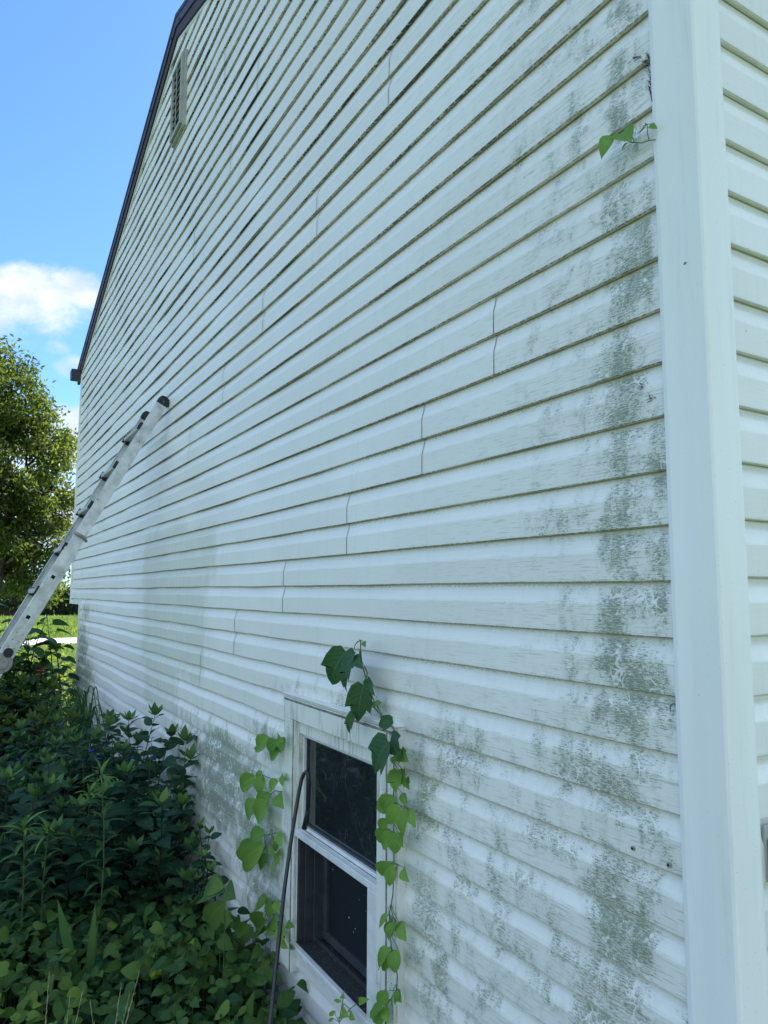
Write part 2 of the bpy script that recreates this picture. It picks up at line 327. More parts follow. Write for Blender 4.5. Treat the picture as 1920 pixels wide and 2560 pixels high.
# ------------------------------------------------------------------ house
house = thing('house', 'two-storey gabled house clad in mildewed white lap siding with brown roof edge', 'house')
XP, ZP, SL = -4.50, 4.43+EZ, .335
XL_UP, XL_LO, XR = -9.13, -8.35, 0.0
def xlim(z):
    t = max(0., (ZP-z)/SL); lo = XL_UP if z > EZ-.11 else XL_LO
    return max(lo, XP-t), min(XR, XP+t)
WX0, WX1, WZ0, WZ1 = -1.98, -1.12, EZ-1.46, EZ-.495     # hole in the siding
PROF = [(.004, .0155, 1), (0., .012, 1), (-.001, .004, 1), (.0015, .0004, 0), (.006, 0., 0), (.067, 0., 0), (.072, .0012, 0), (.082, .0050, 0), (.100, .0110, 0), (.124, .0145, 0)]
G = [(-.10, 1.10, .055, .5, .75), (-.10, .78, .05, .22, .95), (-.04, .80, .025, .2, .8), (-.12, .45, .06, .22, .95), (-.03, .30, .03, .12, .9), (-.14, .10, .06, .22, .95), (-.04, .05, .022, .16, 1.0), (-.17, -.10, .06, .14, .95),
     (-.13, -.22, .09, .12, 1.0), (-.24, -.42, .16, .14, .75), (-.09, -.45, .08, .25, .55), (-.16, -.72, .09, .18, .95), (-.18, -.95, .16, .2, .8), (-.55, -.85, .35, .35, .48), (-.75, -.48, .28, .10, .70), (-.95, -.60, .25, .3, .55), (-.9, -1.05, .2, .4, .62), (-.35, -.65, .25, .25, .5),
     (-1.35, -.43, .35, .055, .85), (-1.95, -.43, .3, .07, .55), (-2.35, -.72, .3, .13, .70), (-2.6, -.95, .35, .16, 1.15), (-2.95, -.88, .34, .13, 1.5), (-3.0, -1.12, .38, .14, 1.5), (-3.5, -.95, .3, .2, 1.0), (-2.45, -1.2, .35, .25, 1.1), (-3.6, -1.05, .6, .22, .65), (-2.3, -1.45, .4, .15, .8), (-3.6, -1.4, .8, .2, .7),
     (-7.9, -.25, .35, .14, .85), (-8.0, -.62, .36, .28, 1.2), (-7.6, -.95, .45, .22, 1.15), (-8.2, -1.0, .3, .3, 1.1), (-7.0, -1.2, 1.0, .3, .4), (-7.3, -.2, .5, .08, .4), (-8.3, .25, .2, .3, .35)]
def stainv(x, z):
    z = z-EZ; s = .06
    for gx, gzz, sx, sz, a in G: w2 = 1.45 if gx > -.3 else 1.15; s = max(s, a*.97*math.exp(-((x-gx)/(sx*w2))**2-((z-gzz)/(sz*1.1))**2))
    s = max(s, .36*math.exp(-((x+.25)/.30)**2), .44*math.exp(-((x+.7)/.8)**2-((z+1.0)/.5)**2))
    return s
def washv(x, z):
    z = z-EZ
    def bx(x0, x1, z0, z1, f=.30): 
        return max(0, min(1, (x-x0)/f+.5, (x1-x)/f+.5, (z-z0)/(f*.6)+.5, (z1-z)/(f*.6)+.5))
    v = max(bx(-5.05, -3.15, .05, .40), bx(-5.0, -3.3, -.55, .1), bx(-4.9, -3.75, .30, .47)*.9, bx(-4.9, -3.9, -.9, -.45)*.9)
    return v
def growv(x, z):
    zz = z-EZ; return max(.2, min(1, .42+.16*zz + .05*abs(x)))*min(1, .3+abs(x)/1.0)
ph = rng.uniform(0, 6.28, (80, 3))
seamrow = {}
for r_, x in ((5, -.58), (3, -.96), (1, -1.49), (-1, -2.12), (-3, -2.78), (-5, -3.40), (15, -1.18), (13, -1.81), (11, -2.47), (9, -3.10), (7, -3.80), (21, -3.08), (19, -3.84), (17, -4.53), (25, -4.18), (23, -6.6), (29, -3.7), (27, -3.24), (31, -5.71), (33, -4.9), (-7, -3.9)):
    seamrow[r_] = x
def wav(x, z, k):
    p = ph[(k+20)//2 % 80]; amp = min(1, .25+abs(x)/5)
    return (.0011*math.sin(x*2.1+p[0])+.0008*math.sin(x*5.3+p[1])+.0005*math.sin(x*11+p[2]))*amp*1.6
xs_all = np.unique(np.round(np.concatenate([np.arange(-9.2, -3, .07), np.arange(-3, .001, .03), [WX0, WX1, XL_LO]]), 4))
sid = MB()
def clipprof(pr, lo=None, hi=None):
    out = []
    for (z1, y1, m1), (z2, y2, m2) in zip(pr[:-1], pr[1:]):
        a, bb = (z1, y1), (z2, y2); 
        if lo is not None:
            if max(z1, z2) <= lo: continue
            if z1 < lo: t = (lo-z1)/(z2-z1); a = (lo, y1+(y2-y1)*t)
        if hi is not None:
            if min(z1, z2) >= hi: continue
            if z2 > hi: t = (hi-z1)/(z2-z1); bb = (hi, y1+(y2-y1)*t)
        out.append((a, bb, m1 if m1 == m2 else 1))
    return out
def strip(k, x0, x1, yo, lo=None, hi=None):
    tn = (math.sin((k if k % 2 else k-1)*12.9898+round(yo*1e4)*3.1)*43758.5453) % 1.0
    zk = Z0+k*E_; pr = [(zk+a, y, mm) for a, y, mm in PROF]
    xs = [x for x in xs_all if x0+1e-4 < x < x1-1e-4]; xs = [x0]+xs+[x1]
    for (za, ya), (zb, yb), mm in clipprof(pr, lo, hi):
        vs = []; st = []; wa = []; gr = []
        for z, y in ((za, ya), (zb, yb)):
            l, r = xlim(z if z > Z0+k*E_ else Z0+k*E_+.001)
            if k >= -1: l = max(XP-max(0, (ZP-z)/SL), XL_UP)
            for x in xs:
                xx = min(max(x, l), r); dz = wav(xx, z, k)
                vs.append((xx, y+yo+dz*1.5, z+dz)); st.append(stainv(xx, z)); wa.append(washv(xx, z)); gr.append(growv(xx, z)*(1.15 if k % 2 else .6))
        n = len(xs); fs = [(i, i+1, n+i+1, n+i) for i in range(n-1) if abs(vs[i+1][0]-vs[i][0])+abs(vs[n+i+1][0]-vs[n+i][0]) > 1e-5]
        if fs: sid.add(vs, fs, mm, stain=st, wash=wa, grow=gr, tone=tn)
seamb = MB()
for k in range(-15, 38):
    zk = Z0+k*E_; z1 = zk+E_
    l, r = (XL_UP if k >= -1 else XL_LO), XR
    if zk > ZP: break
    rk = k if k % 2 else k-1
    cuts = [l]; sx = []
    if rk in seamrow:
        x = seamrow[rk]
        sx = sorted(q for q in (x, x-3.98, x+3.98, x-7.96) if l+.15 < q < r-.15)
    cuts += sx+[r]
    for i, (a, bb) in enumerate(zip(cuts[:-1], cuts[1:])):
        yo = -.0014*((len(cuts)-i) % 2)
        segs = [(a, bb)]
        if zk-.01 < WZ1 and z1 > WZ0:
            segs = []
            if a < WX0: segs.append((a, min(bb, WX0)))
            if bb > WX1: segs.append((max(a, WX1), bb))
            mid0, mid1 = max(a, WX0), min(bb, WX1)
            if mid0 < mid1:
                if zk < WZ0: strip(k, mid0, mid1, yo, hi=WZ0)
                if z1 > WZ1: strip(k, mid0, mid1, yo, lo=WZ1)
        for q in segs: strip(k, q[0], q[1], yo)
    for x in sx:    # dark gap of the overlap
        if WX0-.02 < x < WX1+.02 and zk < WZ1 and z1 > WZ0: continue
        if not (xlim(z1)[0]+.02 < x < xlim(z1)[1]-.02): continue
        pr = [(zk+a, y) for a, y, _ in PROF[2:]]; vs = []
        for z, y in pr:
            dx = .003*math.sin((z-zk)*40) if (z-zk) > .06 else 0; dz = wav(x, z, k); y = y+dz*1.5-.0022
            vs += [(x-.0006+dx, y, z+dz), (x+.0006+dx, y, z+dz)]
        sid.add(vs, [(2*i, 2*i+1, 2*i+3, 2*i+2) for i in range(len(pr)-1)], 2)
MSEAM = plain('seam shadow gap dirt', (.10, .10, .09), .9, .1)
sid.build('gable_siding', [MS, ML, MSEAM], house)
# side wall siding (round the corner), butt plane at x = .108
XS = .108; s2 = MB(); ys = np.arange(.02, 9.01, .12)
for k in range(-15, 24):
    zk = .03286+EZ+k*E_; n = len(ys)
    for (a, ya, m1), (bb, yb, m2) in zip(PROF[:-1], PROF[1:]):
        vs = [(XS-ya+.0008*math.sin(y*3+k), y, zk+a) for y in ys]+[(XS-yb+.0008*math.sin(y*3+k), y, zk+bb) for y in ys]
        s2.add(vs, [(i, n+i, n+i+1, i+1) for i in range(n-1)], m1 if m1 == m2 else 1, stain=.03, wash=0., grow=.12, tone=(k//2*.618) % 1.0)
s2.build('side_siding', [MS2, plain('clean lap underside', (.80, .79, .75), .6, .3, 0, .08, 20)], house)
# solid wall cores behind the siding
for nm, x0, x1, y0, y1, z0, z1 in (('wall_core', XL_LO+.03, WX0, .016, 9., 0, EZ-.15), ('wall_core', WX1, XR+.09, .016, 9., 0, EZ-.15), ('wall_core', WX0, WX1, .016, 9, 0, WZ0), ('wall_core', WX0, WX1, .016, 9, WZ1, EZ-.15), ('wall_core', XL_UP+.03, XR+.09, .016, 9, EZ-.15, EZ+2.85)):
    g = MB(); g.box(x0, x1, y0, y1, z0, z1); g.build(nm, MTRIM, house)
g = MB(); g.add([(XL_UP+.03, .016, EZ+2.85), (XR+.09, .016, EZ+2.85), (XP, .016, ZP-.03), (XL_UP+.03, 9, EZ+2.85), (XR+.09, 9, EZ+2.85), (XP, 9, ZP-.03)], [(0, 1, 2), (3, 5, 4), (0, 2, 5, 3), (1, 4, 5, 2), (0, 3, 4, 1)]); g.build('gable_core', MTRIM, house)
g = MB(); g.box(XL_LO+.01, .085, .006, 8.9, 0, Z0-15*E_-.004); g.build('foundation', MFOUND, house)
# corner post: L-shaped, each face with a shallow crease
g = MB(); pr = [(0., .012), (0., -.008), (.012, -.0105), (.045, -.0095), (.075, -.0105), (.110, -.0105), (.1165, -.008), (.119, -.0035), (.119, .030), (.1178, .060), (.119, .072), (.1175, .080), (.098, .080), (.098, .012)]
g.prism(pr, (0, 0, Z0-15*E_-.02), (0, 0, EZ+2.8), Vector((1, 0, 0)), Vector((0, 1, 0))); g.build('corner_post', MPOST, house, bevel=.0015)
g = MB(); g.box(XL_UP-.045, XL_UP+.03, -.012, .06, EZ-.165, EZ+2.86); g.build('corner_trim', MTRIM, house, bevel=.002)
g = MB(); g.box(XL_UP-.04, XL_LO+.02, -.010, .05, EZ-.165, EZ-.118); g.box(XL_UP, XL_LO+.05, .05, 9, EZ-.16, EZ-.12); g.build('overhang_soffit', MTRIM, house, bevel=.002)
g = MB(); g.box(XL_LO-.035, XL_LO+.03, -.012, .05, .1, EZ-.165); g.build('corner_trim', MTRIM, house, bevel=.002)
g = MB(); g.box(XL_LO-.075, XL_LO-.035, -.006, .05, .1, EZ-.165); g.build('downspout', MGUT, house, bevel=.004)
# rake: J trim, fascia, drip edge and roof
def rake(y0, y1, d0, d1, name, mt, ext=.42, bev=.002):
    g = MB(); c = math.cos(math.atan(SL)); 
    def poly(sgn):
        A = [];
        for d in (d0, d1):
            zz = d/c; A.append((XP, ZP+zz))
            L = (4.63 if sgn < 0 else 4.65)+ext; A.append((XP+sgn*L, ZP+zz-SL*L))
        return [A[0], A[1], A[3], A[2]]
    for sgn in (-1, 1):
        q = poly(sgn); vs = [(x, y, z) for y in (y0, y1) for x, z in q]
        f = [(0,1,2,3),(7,6,5,4),(0,4,5,1),(1,5,6,2),(2,6,7,3),(3,7,4,0)]
        g.add(vs, f if sgn < 0 else [t[::-1] for t in f])
    return g.build(name, mt, house, bevel=bev)
rake(-.006, .014, -.016, .010, 'rake_trim', MTRIM, ext=0.02, bev=.003)
rake(-.020, .014, .010, .110, 'rake_fascia', MFAS, ext=.30)
de = rake(-.031, -.0205, .095, .165, 'drip_edge', MDRIP, ext=.36)
rake(-.036, 9.3, .165, .200, 'roof', MROOF, ext=.42)
rake(.0145, 9.2, .05, .165, 'roof_deck', MROOF, ext=.30)
g = MB(); c = math.cos(math.atan(SL))
for sgn in (-1, 1):
    for i in range(7):
        L = .12+i*.68; p = Vector((XP+sgn*L, -.031, ZP+.115/c-SL*L)); g = MB(); g.tube([p, p+Vector((0, -.006, 0))], .010, 8); g.build('screw', MDRIP, de)
# gutter at the far eave with its end cap
ge = XL_UP-.03; gzv = ZP-SL*4.63
gp = [(-.02, 0.02), (-.02, .16), (-.16, .16), (-.175, .13), (-.15, .07), (-.14, .02)]
g = MB(); g.prism([(x, z-.09) for x, z in gp], (ge+.02, -.13, EZ+2.86), (ge+.02, 9.2, EZ+2.86), Vector((1, 0, 0)), Vector((0, 0, 1))); gu = g.build('gutter', MGUT, house, bevel=.004)
# gable vent
vx0, vx1, vz0, vz1 = -4.51, -4.21, EZ+3.53, EZ+4.11; g = MB()
t = .028; yf = -.042
g.box(vx0, vx0+t, yf, .01, vz0, vz1); g.box(vx1-t, vx1, yf, .01, vz0, vz1); g.box(vx0+t, vx1-t, yf, .01, vz0, vz0+t); g.box(vx0+t, vx1-t, yf, .01, vz1-t, vz1)
for a in (vx0-.012, ): g.box(vx0-.02, vx1+.02, -.022, .008, vz0-.02, vz0-.0005); g.box(vx0-.02, vx1+.02, -.022, .008, vz1+.0005, vz1+.02); g.box(vx1+.0005, vx1+.02, -.022, .008, vz0, vz1); g.box(vx0-.02, vx0-.0005, -.022, .008, vz0, vz1)
n = 9
for i in range(n):
    z = vz0+t+(vz1-vz0-2*t)*(i+.5)/n
    g.obox((.5*(vx0+vx1), -.024, z), Vector((1, 0, 0)), Vector((0, .75, .66)), Vector((0, -.66, .75)), (vx1-vx0)/2-t-.001, .013, .0025)
g.box(.5*(vx0+vx1)-.006, .5*(vx0+vx1)+.006, -.040, -.037, vz0+t, vz1-t)
vent = g.build('gable_vent', MVENT, house)
g = MB(); g.box(vx0+t, vx1-t, -.012, -.008, vz0+t, vz1-t); g.build('vent_opening', MBLK, vent)
# ------------------------------------------------------------------ window
win = MB()
def fr(g, x0, x1, z0, z1, w_, y0, y1, sides='LRTB'):
    if 'T' in sides: g.box(x0, x1, y0, y1, z1-w_, z1)
    if 'B' in sides: g.box(x0, x1, y0, y1, z0, z0+w_)
    za = z0+(w_ if 'B' in sides else 0); zb = z1-(w_ if 'T' in sides else 0)
    if 'L' in sides: g.box(x0, x0+w_, y0, y1, za, zb)
    if 'R' in sides: g.box(x1-w_, x1, y0, y1, za, zb)
ox0, ox1, oz0, oz1 = -2.015, -1.085, EZ-1.555, EZ-.458
cwd, ctp = .115, .088                                  # casing width at the sides and on top
win.box(ox0, ox1, -.030, .02, oz1-ctp, oz1); win.box(ox0, ox0+cwd, -.030, .02, oz0, oz1-ctp-.0005); win.box(ox1-cwd, ox1, -.030, .02, oz0, oz1-ctp-.0005)
window = win.build('window', MDIRT, house, bevel=.003)
g = MB(); fr(g, ox0-.012, ox1+.012, oz0, oz1+.012, .0115, -.022, .012, 'LRT'); g.box(ox0-.014, ox1+.014, -.036, .012, oz1+.0125, oz1+.019); g.build('casing_edge_trim', MTRIM, window, bevel=.002)
g = MB(); g.box(ox0+.003, ox1-.003, -.0312, -.0302, oz1-.012, oz1-.003); g.box(ox1-.052, ox1-.042, -.0312, -.0302, oz0, oz1-.013); g.box(ox0+cwd-.014, ox0+cwd-.003, -.0312, -.0302, oz0, oz1-ctp); g.build('caulk_groove', MGRV, window)
fx0, fx1, fzt = ox0+cwd, ox1-cwd, oz1-ctp-.0005
g = MB(); g.box(fx0+.0005, fx0+.012, -.014, .05, EZ-1.45, fzt); g.box(fx1-.012, fx1-.0005, -.014, .05, EZ-1.45, fzt); g.box(fx0+.0125, fx1-.0125, -.012, .05, fzt-.050, fzt-.0005); g.build('frame', MDIRT, window, bevel=.002)
gx0, gx1, gzt = fx0+.013, fx1-.013, fzt-.051
g = MB(); fr(g, gx0, gx1, EZ-.985, gzt, .014, .004, .045, 'LRTB'); us = g.build('upper_sash', MSASH, window, bevel=.002)
g = MB(); g.box(gx0+.014, gx1-.014, .022, .026, EZ-.971, gzt-.014); g.build('pane', MGLS, us)
g = MB(); fr(g, gx0+.0142, gx1-.0142, EZ-.9708, gzt-.0142, .009, .016, .0255); g.build('glazing_bead', MDSASH, us)
g = MB(); g.box(fx0-.001, fx1+.001, -.028, -.0145, EZ-1.010, EZ-.984); g.box(gx0, gx1, -.014, .004, EZ-.990, EZ-.9855); g.box(fx1-.065, fx1+.001, -.028, -.0145, EZ-1.43, EZ-1.0105); g.box(fx0-.001, fx0+.010, -.028, -.0145, EZ-1.43, EZ-1.0105)
g.build('screen_frame', MSASH, window, bevel=.0025)
for dx, y0 in ((.002, -.008), (.020, .014), (.040, .045)): g = MB(); g.box(gx0+dx, gx0+.008+dx, y0, y0+.06, EZ-1.43, EZ-1.015); g.build('side_channel', MDSASH, window, bevel=.001)
g = MB(); g.box(gx0-.003, gx0+.0015, -.010, .13, EZ-1.45, EZ-1.0105); g.build('side_channel', MDSASH, window)
g = MB(); fr(g, gx0+.045, gx1+.012, EZ-1.42, EZ-1.015, .034, .085, .115, 'LRTB'); ls = g.build('lower_sash', MDSASH, window, bevel=.002)
g = MB(); g.box(gx0+.08, gx1-.023, .098, .102, EZ-1.385, EZ-1.05); g.build('screen', MSCR, ls)
g = MB(); g.box(gx0, gx1+.01, -.014, .13, EZ-1.449, EZ-1.432); g.box(gx0+.0, gx1+.01, .058, .062, EZ-1.4318, EZ-1.415); g.build('sill_track', MDUST, window)
g = MB(); g.box(fx0-.001, fx1+.001, -.036, -.0145, EZ-1.450, EZ-1.430); g.box(fx0-.001, fx1+.001, -.028, .012, EZ-1.475, EZ-1.4505); g.build('sill', MSASH, window, bevel=.003)
g = MB(); g.box(WX0, WX1, .13, .14, WZ0, WZ1); g.build('dark_room', MBLK, window)
# outlet box on the side wall, half out of frame
pb = onX(1913, 2145, XS); ob = thing('outdoor_outlet', 'grey outdoor outlet box on the side wall at the right edge', 'outlet', loc=(XS, pb.y, pb.z))
yb, zb = pb.y+.001, pb.z
g = MB(); g.box(XS-.003, XS+.004, yb-.004, yb+.085, zb-.045, zb+.062); put(g.build('mounting_plate', MVENT, bevel=.003), ob)
g = MB(); g.box(XS+.0045, XS+.030, yb, yb+.078, zb-.037, zb+.040); put(g.build('cover', plain('slate grey plastic', (.10, .13, .16), .4, .5), bevel=.006), ob)
g = MB(); g.tube([(XS+.0302, yb+.022, zb+.017), (XS+.0315, yb+.022, zb+.017)], .010, 12); g.tube([(XS+.0302, yb+.022, zb-.020), (XS+.0315, yb+.022, zb-.020)], .010, 12); put(g.build('socket', MBLK), ob)

# ------------------------------------------------------------------ ladder
X1 = -4.36; top = Vector((X1, -.003, EZ+1.40)); hin = Vector((X1, -.977, EZ-.476)); dl = (top-hin).normalized(); dn = dl.cross(Vector((1, 0, 0))).normalized()
if dn.y > 0: dn = -dn                       # away from the wall
X2 = X1-.57
foot = hin - dl*((hin.z-.02)/dl.z)
lad = thing('ladder', 'aluminium extension ladder with black end caps leaning against the far siding', 'ladder', loc=(X1, foot.y, 0))
W_ = .078                                   # rail web width across the ladder
def railat(s, x, off): return Vector((x, top.y, top.z)) - dl*s + dn*off
TL = (top-foot).length; HS = (top-hin).length
ex = Vector((1, 0, 0))
def cchan(x, s0, s1, wdt, o0, outward, th=.0035, fl=.028):
    g = MB(); mid = o0+wdt/2; cen = (railat(s0, x, mid)+railat(s1, x, mid))/2; L = (s1-s0)/2
    g.obox(cen, ex, dn, dl, th/2, wdt/2, L)
    for e in (-1, 1): g.obox(cen+dn*(e*(wdt/2-th/2))-ex*(outward*(fl/2+th/2)), ex, dn, dl, fl/2-.0002, th/2, L)
    return g
for x, ow in ((X1, 1), (X2, -1)):
    g = cchan(x, .045, 1.62, W_, .0, ow)
    rail = put(g.build('rail', MALU, bevel=.001), lad)
    # wider lower section outside the inner one
    g = cchan(x+ow*.006, 1.28, HS-.03, W_+.016, -.008, ow, fl=.034)
    for e in (.004, W_-.004): pass
    g.obox((railat(1.28, x+ow*.0085, W_*.30)+railat(HS-.05, x+ow*.0085, W_*.30))/2, ex, dn, dl, .003, .002, (HS-.05-1.28)/2)
    lr = put(g.build('lower_rail', MALU, bevel=.001), lad)
    for s in (1.50, 1.80): g = MB(); g.obox(railat(s, x+ow*.0088, W_*.62), ex, dn, dl, .0012, .012, .012); g.build('rail_hole', MBLK, lr, bevel=.0008)
    for i in range(6): g = MB(); p = railat(HS-.20+.05*(i//2)*1.0, x+ow*.0095, W_*(.25+.5*(i % 2))); g.tube([p-ex*.002, p+ex*.002], .0055, 8); g.build('rivet', MSTL, lr)
    
    # end cap
    g = MB(); g.obox(railat(1.16, x+ow*.0022, W_*.55), ex, dn, dl, .0006, .024, .030); g.build('sticker', MTRIM, rail)
    g = MB(); cc = [(-.002, 0), (W_+.002, 0), (W_+.002, .045), (W_*.86, .066), (W_*.45, .074), (W_*.02, .060), (-.012, .02)]
    P0 = railat(.050, x-ow*.032, 0); g.prism(cc, P0, P0+ex*(ow*.037), dn, dl); cp = put(g.build('end_cap', MPLA, bevel=.004), lad)
    g = MB(); p = railat(.025, x+ow*.0055, W_*.5); g.tube([p, p+ex*(ow*.003)], .005, 8); g.build('cap_screw', MSTL, cp)
    # lower half of the ladder below the hinge
    g = cchan(x, HS+.05, TL-.03, W_+.01, -.005, ow); put(g.build('lower_rail', MALU, bevel=.001), lad)
    g = MB(); p = railat(TL-.025, x-ow*.02, W_/2); g.obox(p, ex, dn, dl, .025, .05, .03); put(g.build('foot', MPLA, bevel=.006), lad)
    # hinge discs
    g = MB(); p = railat(HS+.01, x+ow*.006, W_*.5)
    g.tube([p-ex*.012, p+ex*.012], .066, 28); g.tube([p+ex*(ow*.0121), p+ex*(ow*.020)], .040, 24); hd = put(g.build('hinge', MSTL, bevel=.003), lad)
    g = MB(); q = railat(HS-.065, x+ow*.010, W_*.48); g.tube([q, q+ex*(ow*.022)], .030, 18); g.build('release_knob', MPLA, hd, bevel=.004)
rs = [.275, .615, .95, 1.285, 1.62]
for i, s in enumerate(rs):
    g = MB(); a = railat(s, X1-.034, W_*.98); bq = railat(s, X2+.034, W_*.98)
    prf = [(-.020, -.017), (.022, -.017), (.022, .008), (.008, .018), (-.020, .018)]
    g.prism([(p, q) for p, q in prf], a, bq, Vector((0, -1, 0)), Vector((0, 0, 1))); rg = put(g.build('rung', MRUNG, bevel=.002), lad)
    for x, sg in ((X1-.004, -1), (X2+.004, 1)):
        A = railat(s, x, W_*.90); B_ = A+ex*(sg*.045); vs = [A+dn*(.030*e)+dl*(.030*f) for e, f in ((-1, -1), (1, -1), (1, 1), (-1, 1))]+[B_+dn*(.022*e)+dl*(.020*f) for e, f in ((-1, -1), (1, -1), (1, 1), (-1, 1))]
        g = MB(); g.add(vs, [(0, 1, 5, 4), (1, 2, 6, 5), (2, 3, 7, 6), (3, 0, 4, 7), (0, 3, 2, 1), (4, 5, 6, 7)]); g.build('rung_bracket', MPLA, rg)
for s in (HS+.3, HS+.58, HS+.86):
    if s < TL: g = MB(); g.tube([railat(s, X1-.03, W_/2), railat(s, X2+.03, W_/2)], .016, 10); put(g.build('rung', MRUNG), lad)
g = MB(); p = railat(1.175, X1+.02, W_*.35); g.tube([p-dn*.045-dl*.02, p-dn*.02, p+dn*.03, p+dn*.058+dl*.004], [.008, .012, .012, .009], 10); put(g.build('lock_lever', MSTL, smooth=True), lad)

# ------------------------------------------------------------------ bent rod
k5 = .4566
def c5(x, y, d): return onY(560+x*k5, 1550+y*k5, d)
rod = [c5(235, 2330, -.30), c5(262, 2120, -.27), c5(290, 1850, -.225), c5(330, 1480, -.165), c5(362, 1240, -.125), c5(392, 1050, -.095), c5(412, 930, -.078), c5(425, 872, -.068), c5(437, 842, -.062), c5(450, 832, -.057), c5(461, 845, -.052), c5(466, 890, -.048), c5(463, 960, -.043), c5(458, 1040, -.040), c5(449, 1100, -.038), c5(440, 1140, -.038)]
b0 = rod[0]; rod = [Vector((b0.x+.03, b0.y-.09, 0.02)), Vector((b0.x+.01, b0.y-.02, b0.z-.2)) if b0.z > .25 else b0+Vector((0, -.005, -.005))]+rod
rr = thing('bent_rod', 'black bent tube with hooked top leaning on the basement window', 'rod', loc=(rod[0].x, rod[0].y, 0))
g = MB(); g.tube(rod, .0078, 10); put(g.build('rod', MROD, smooth=True), rr)
g = MB(); p = rod[-1]; g.tube([rod[-3], rod[-2], p], [.0085, .0115, .0115], 10); put(g.build('tip_sleeve', MPLA, smooth=True), rr)

# ------------------------------------------------------------------ leaves
OV = [(0, 0, 0), (.08, .06, .20), (.22, .20, .43), (.40, .38, .50), (.58, .58, .44), (.76, .78, .28), (.90, .92, .10), (1, 1, 0)]
HEART = [(0, 0, 0), (.05, -.10, .20), (.12, -.04, .42), (.25, .16, .52), (.42, .38, .48), (.62, .62, .34), (.82, .84, .15), (1, 1, 0)]
LANCE = [(0, 0, 0), (.12, .12, .30), (.32, .32, .5), (.6, .6, .40), (.82, .82, .2), (1, 1, 0)]
TOOTH = [(0, 0, 0), (.08, .06, .20), (.22, .20, .42), (.34, .36, .47), (.40, .43, .49), (.46, .45, .44), (.54, .57, .43), (.60, .59, .37), (.70, .73, .31), (.76, .75, .24), (.86, .88, .14), (1, 1, 0)]
LOBE = [(0, 0, 0), (.06, -.08, .22), (.18, .05, .46), (.32, .30, .54), (.44, .64, .56), (.50, .56, .36), (.62, .68, .31), (.80, .86, .15), (1, 1, 0)]
BLADE = [(0, 0, .3), (.2, .2, .42), (.5, .5, .5), (.75, .75, .42), (.9, .9, .2), (1, 1, 0)]
def leaf(g, base, tip, nrm, w_, prof=OV, fold=.18, droop=.12, rnd=None, young=0., cup=0.):
    base = Vector(base); tip = Vector(tip); d = tip-base; L = d.length
    if L < 1e-5: return
    d /= L; nrm = Vector(nrm); nrm = nrm-d*nrm.dot(d); nrm = nrm.normalized() if nrm.length > 1e-4 else d.orthogonal().normalized(); sd_ = d.cross(nrm)
    vs = []; uv = []; tw = rng.normal(0, .05); asym = 1+rng.normal(0, .07)
    for tm, te, hw in prof:
        arc = -droop*L*(2*tm-1)**2 + droop*L
        P_ = base+d*(tm*L)+nrm*(arc*.8)
        Q = base+d*(te*L)+nrm*(arc*.8)
        wv = fold*hw+cup*math.sin(te*9)*.04
        for sgn in (-1, 1):
            ww = w_*hw*(asym if sgn > 0 else 1/asym)
            vs.append(Q+sd_*(sgn*ww)+nrm*(w_*wv*(1+sgn*tw)))
            uv.append((sgn*hw*2, te, 0))
        vs.append(P_); uv.append((0, tm, 0))
    fs = []
    for i in range(len(prof)-1):
        a, bq = i*3, (i+1)*3
        fs += [(a, a+2, bq+2, bq), (a+2, a+1, bq+1, bq+2)]
    g.add(vs, fs, 0, rnd=rng.random() if rnd is None else rnd, luv=uv, young=young)
def rv(s=1.): return Vector(rng.normal(0, s, 3))
def aim(az, el): return Vector((math.cos(az)*math.cos(el), math.sin(az)*math.cos(el), math.sin(el)))
UP = Vector((0, 0, 1))
def curve(a, b_, bend=.05, n=5):
    a = Vector(a); b_ = Vector(b_); o_ = rv(bend); return [a+(b_-a)*t+o_*math.sin(math.pi*t) for t in np.linspace(0, 1, n)]
def along(pts, t):
    k = t*(len(pts)-1); i = min(int(k), len(pts)-2); return pts[i]+(pts[i+1]-pts[i])*(k-i)

# --- hydrangea-like shrub by the wall
def shrub(root, stems, LM, leafL, step, stemM=MWOOD, young_top=True, prof=OV, wr=.55, lo=.25, st_r=.005):
    lf = MB(); stb = MB()
    for a, bq in stems:
        pts = curve(a, bq, .06); L = (Vector(bq)-Vector(a)).length; stb.tube(pts, [st_r, st_r*.9, st_r*.8, st_r*.65, st_r*.4], 5)
        n = max(3, int(L*(1-lo)/step)); az = rng.uniform(0, 6.28)
        for i in range(n):
            t = lo+(1-lo)*(i+.5)/n; p = along(pts, t); az += 1.57+rng.normal(0, .25); k = 1.0 if t < .85 else .8
            for s in (0, math.pi):
                l = leafL*k*rng.uniform(.7, 1.2); el = rng.uniform(-.15, .45) if t < .9 else rng.uniform(.2, .6)
                d = aim(az+s, el); d.z -= .08; leaf(lf, p+d*.012, p+d*l, UP+rv(.25), l*wr*rng.uniform(.85, 1.1), prof, .16, .14, young=max(0, (t-.86)*2.0)*rng.random())
        p = Vector(pts[-1])
        for q in range(6):
            l = leafL*rng.uniform(.45, .72); d = aim(az+q*1.047, rng.uniform(.5, 1.15)); leaf(lf, p, p+d*l, UP-d*.3+rv(.1), l*.45, prof, .2, -.1, young=rng.uniform(.45, 1) if young_top else .2)
    put(stb.build('stems', stemM), root); put(lf.build('foliage', LM, smooth=True), root)
S_ = 1.1573
st = []
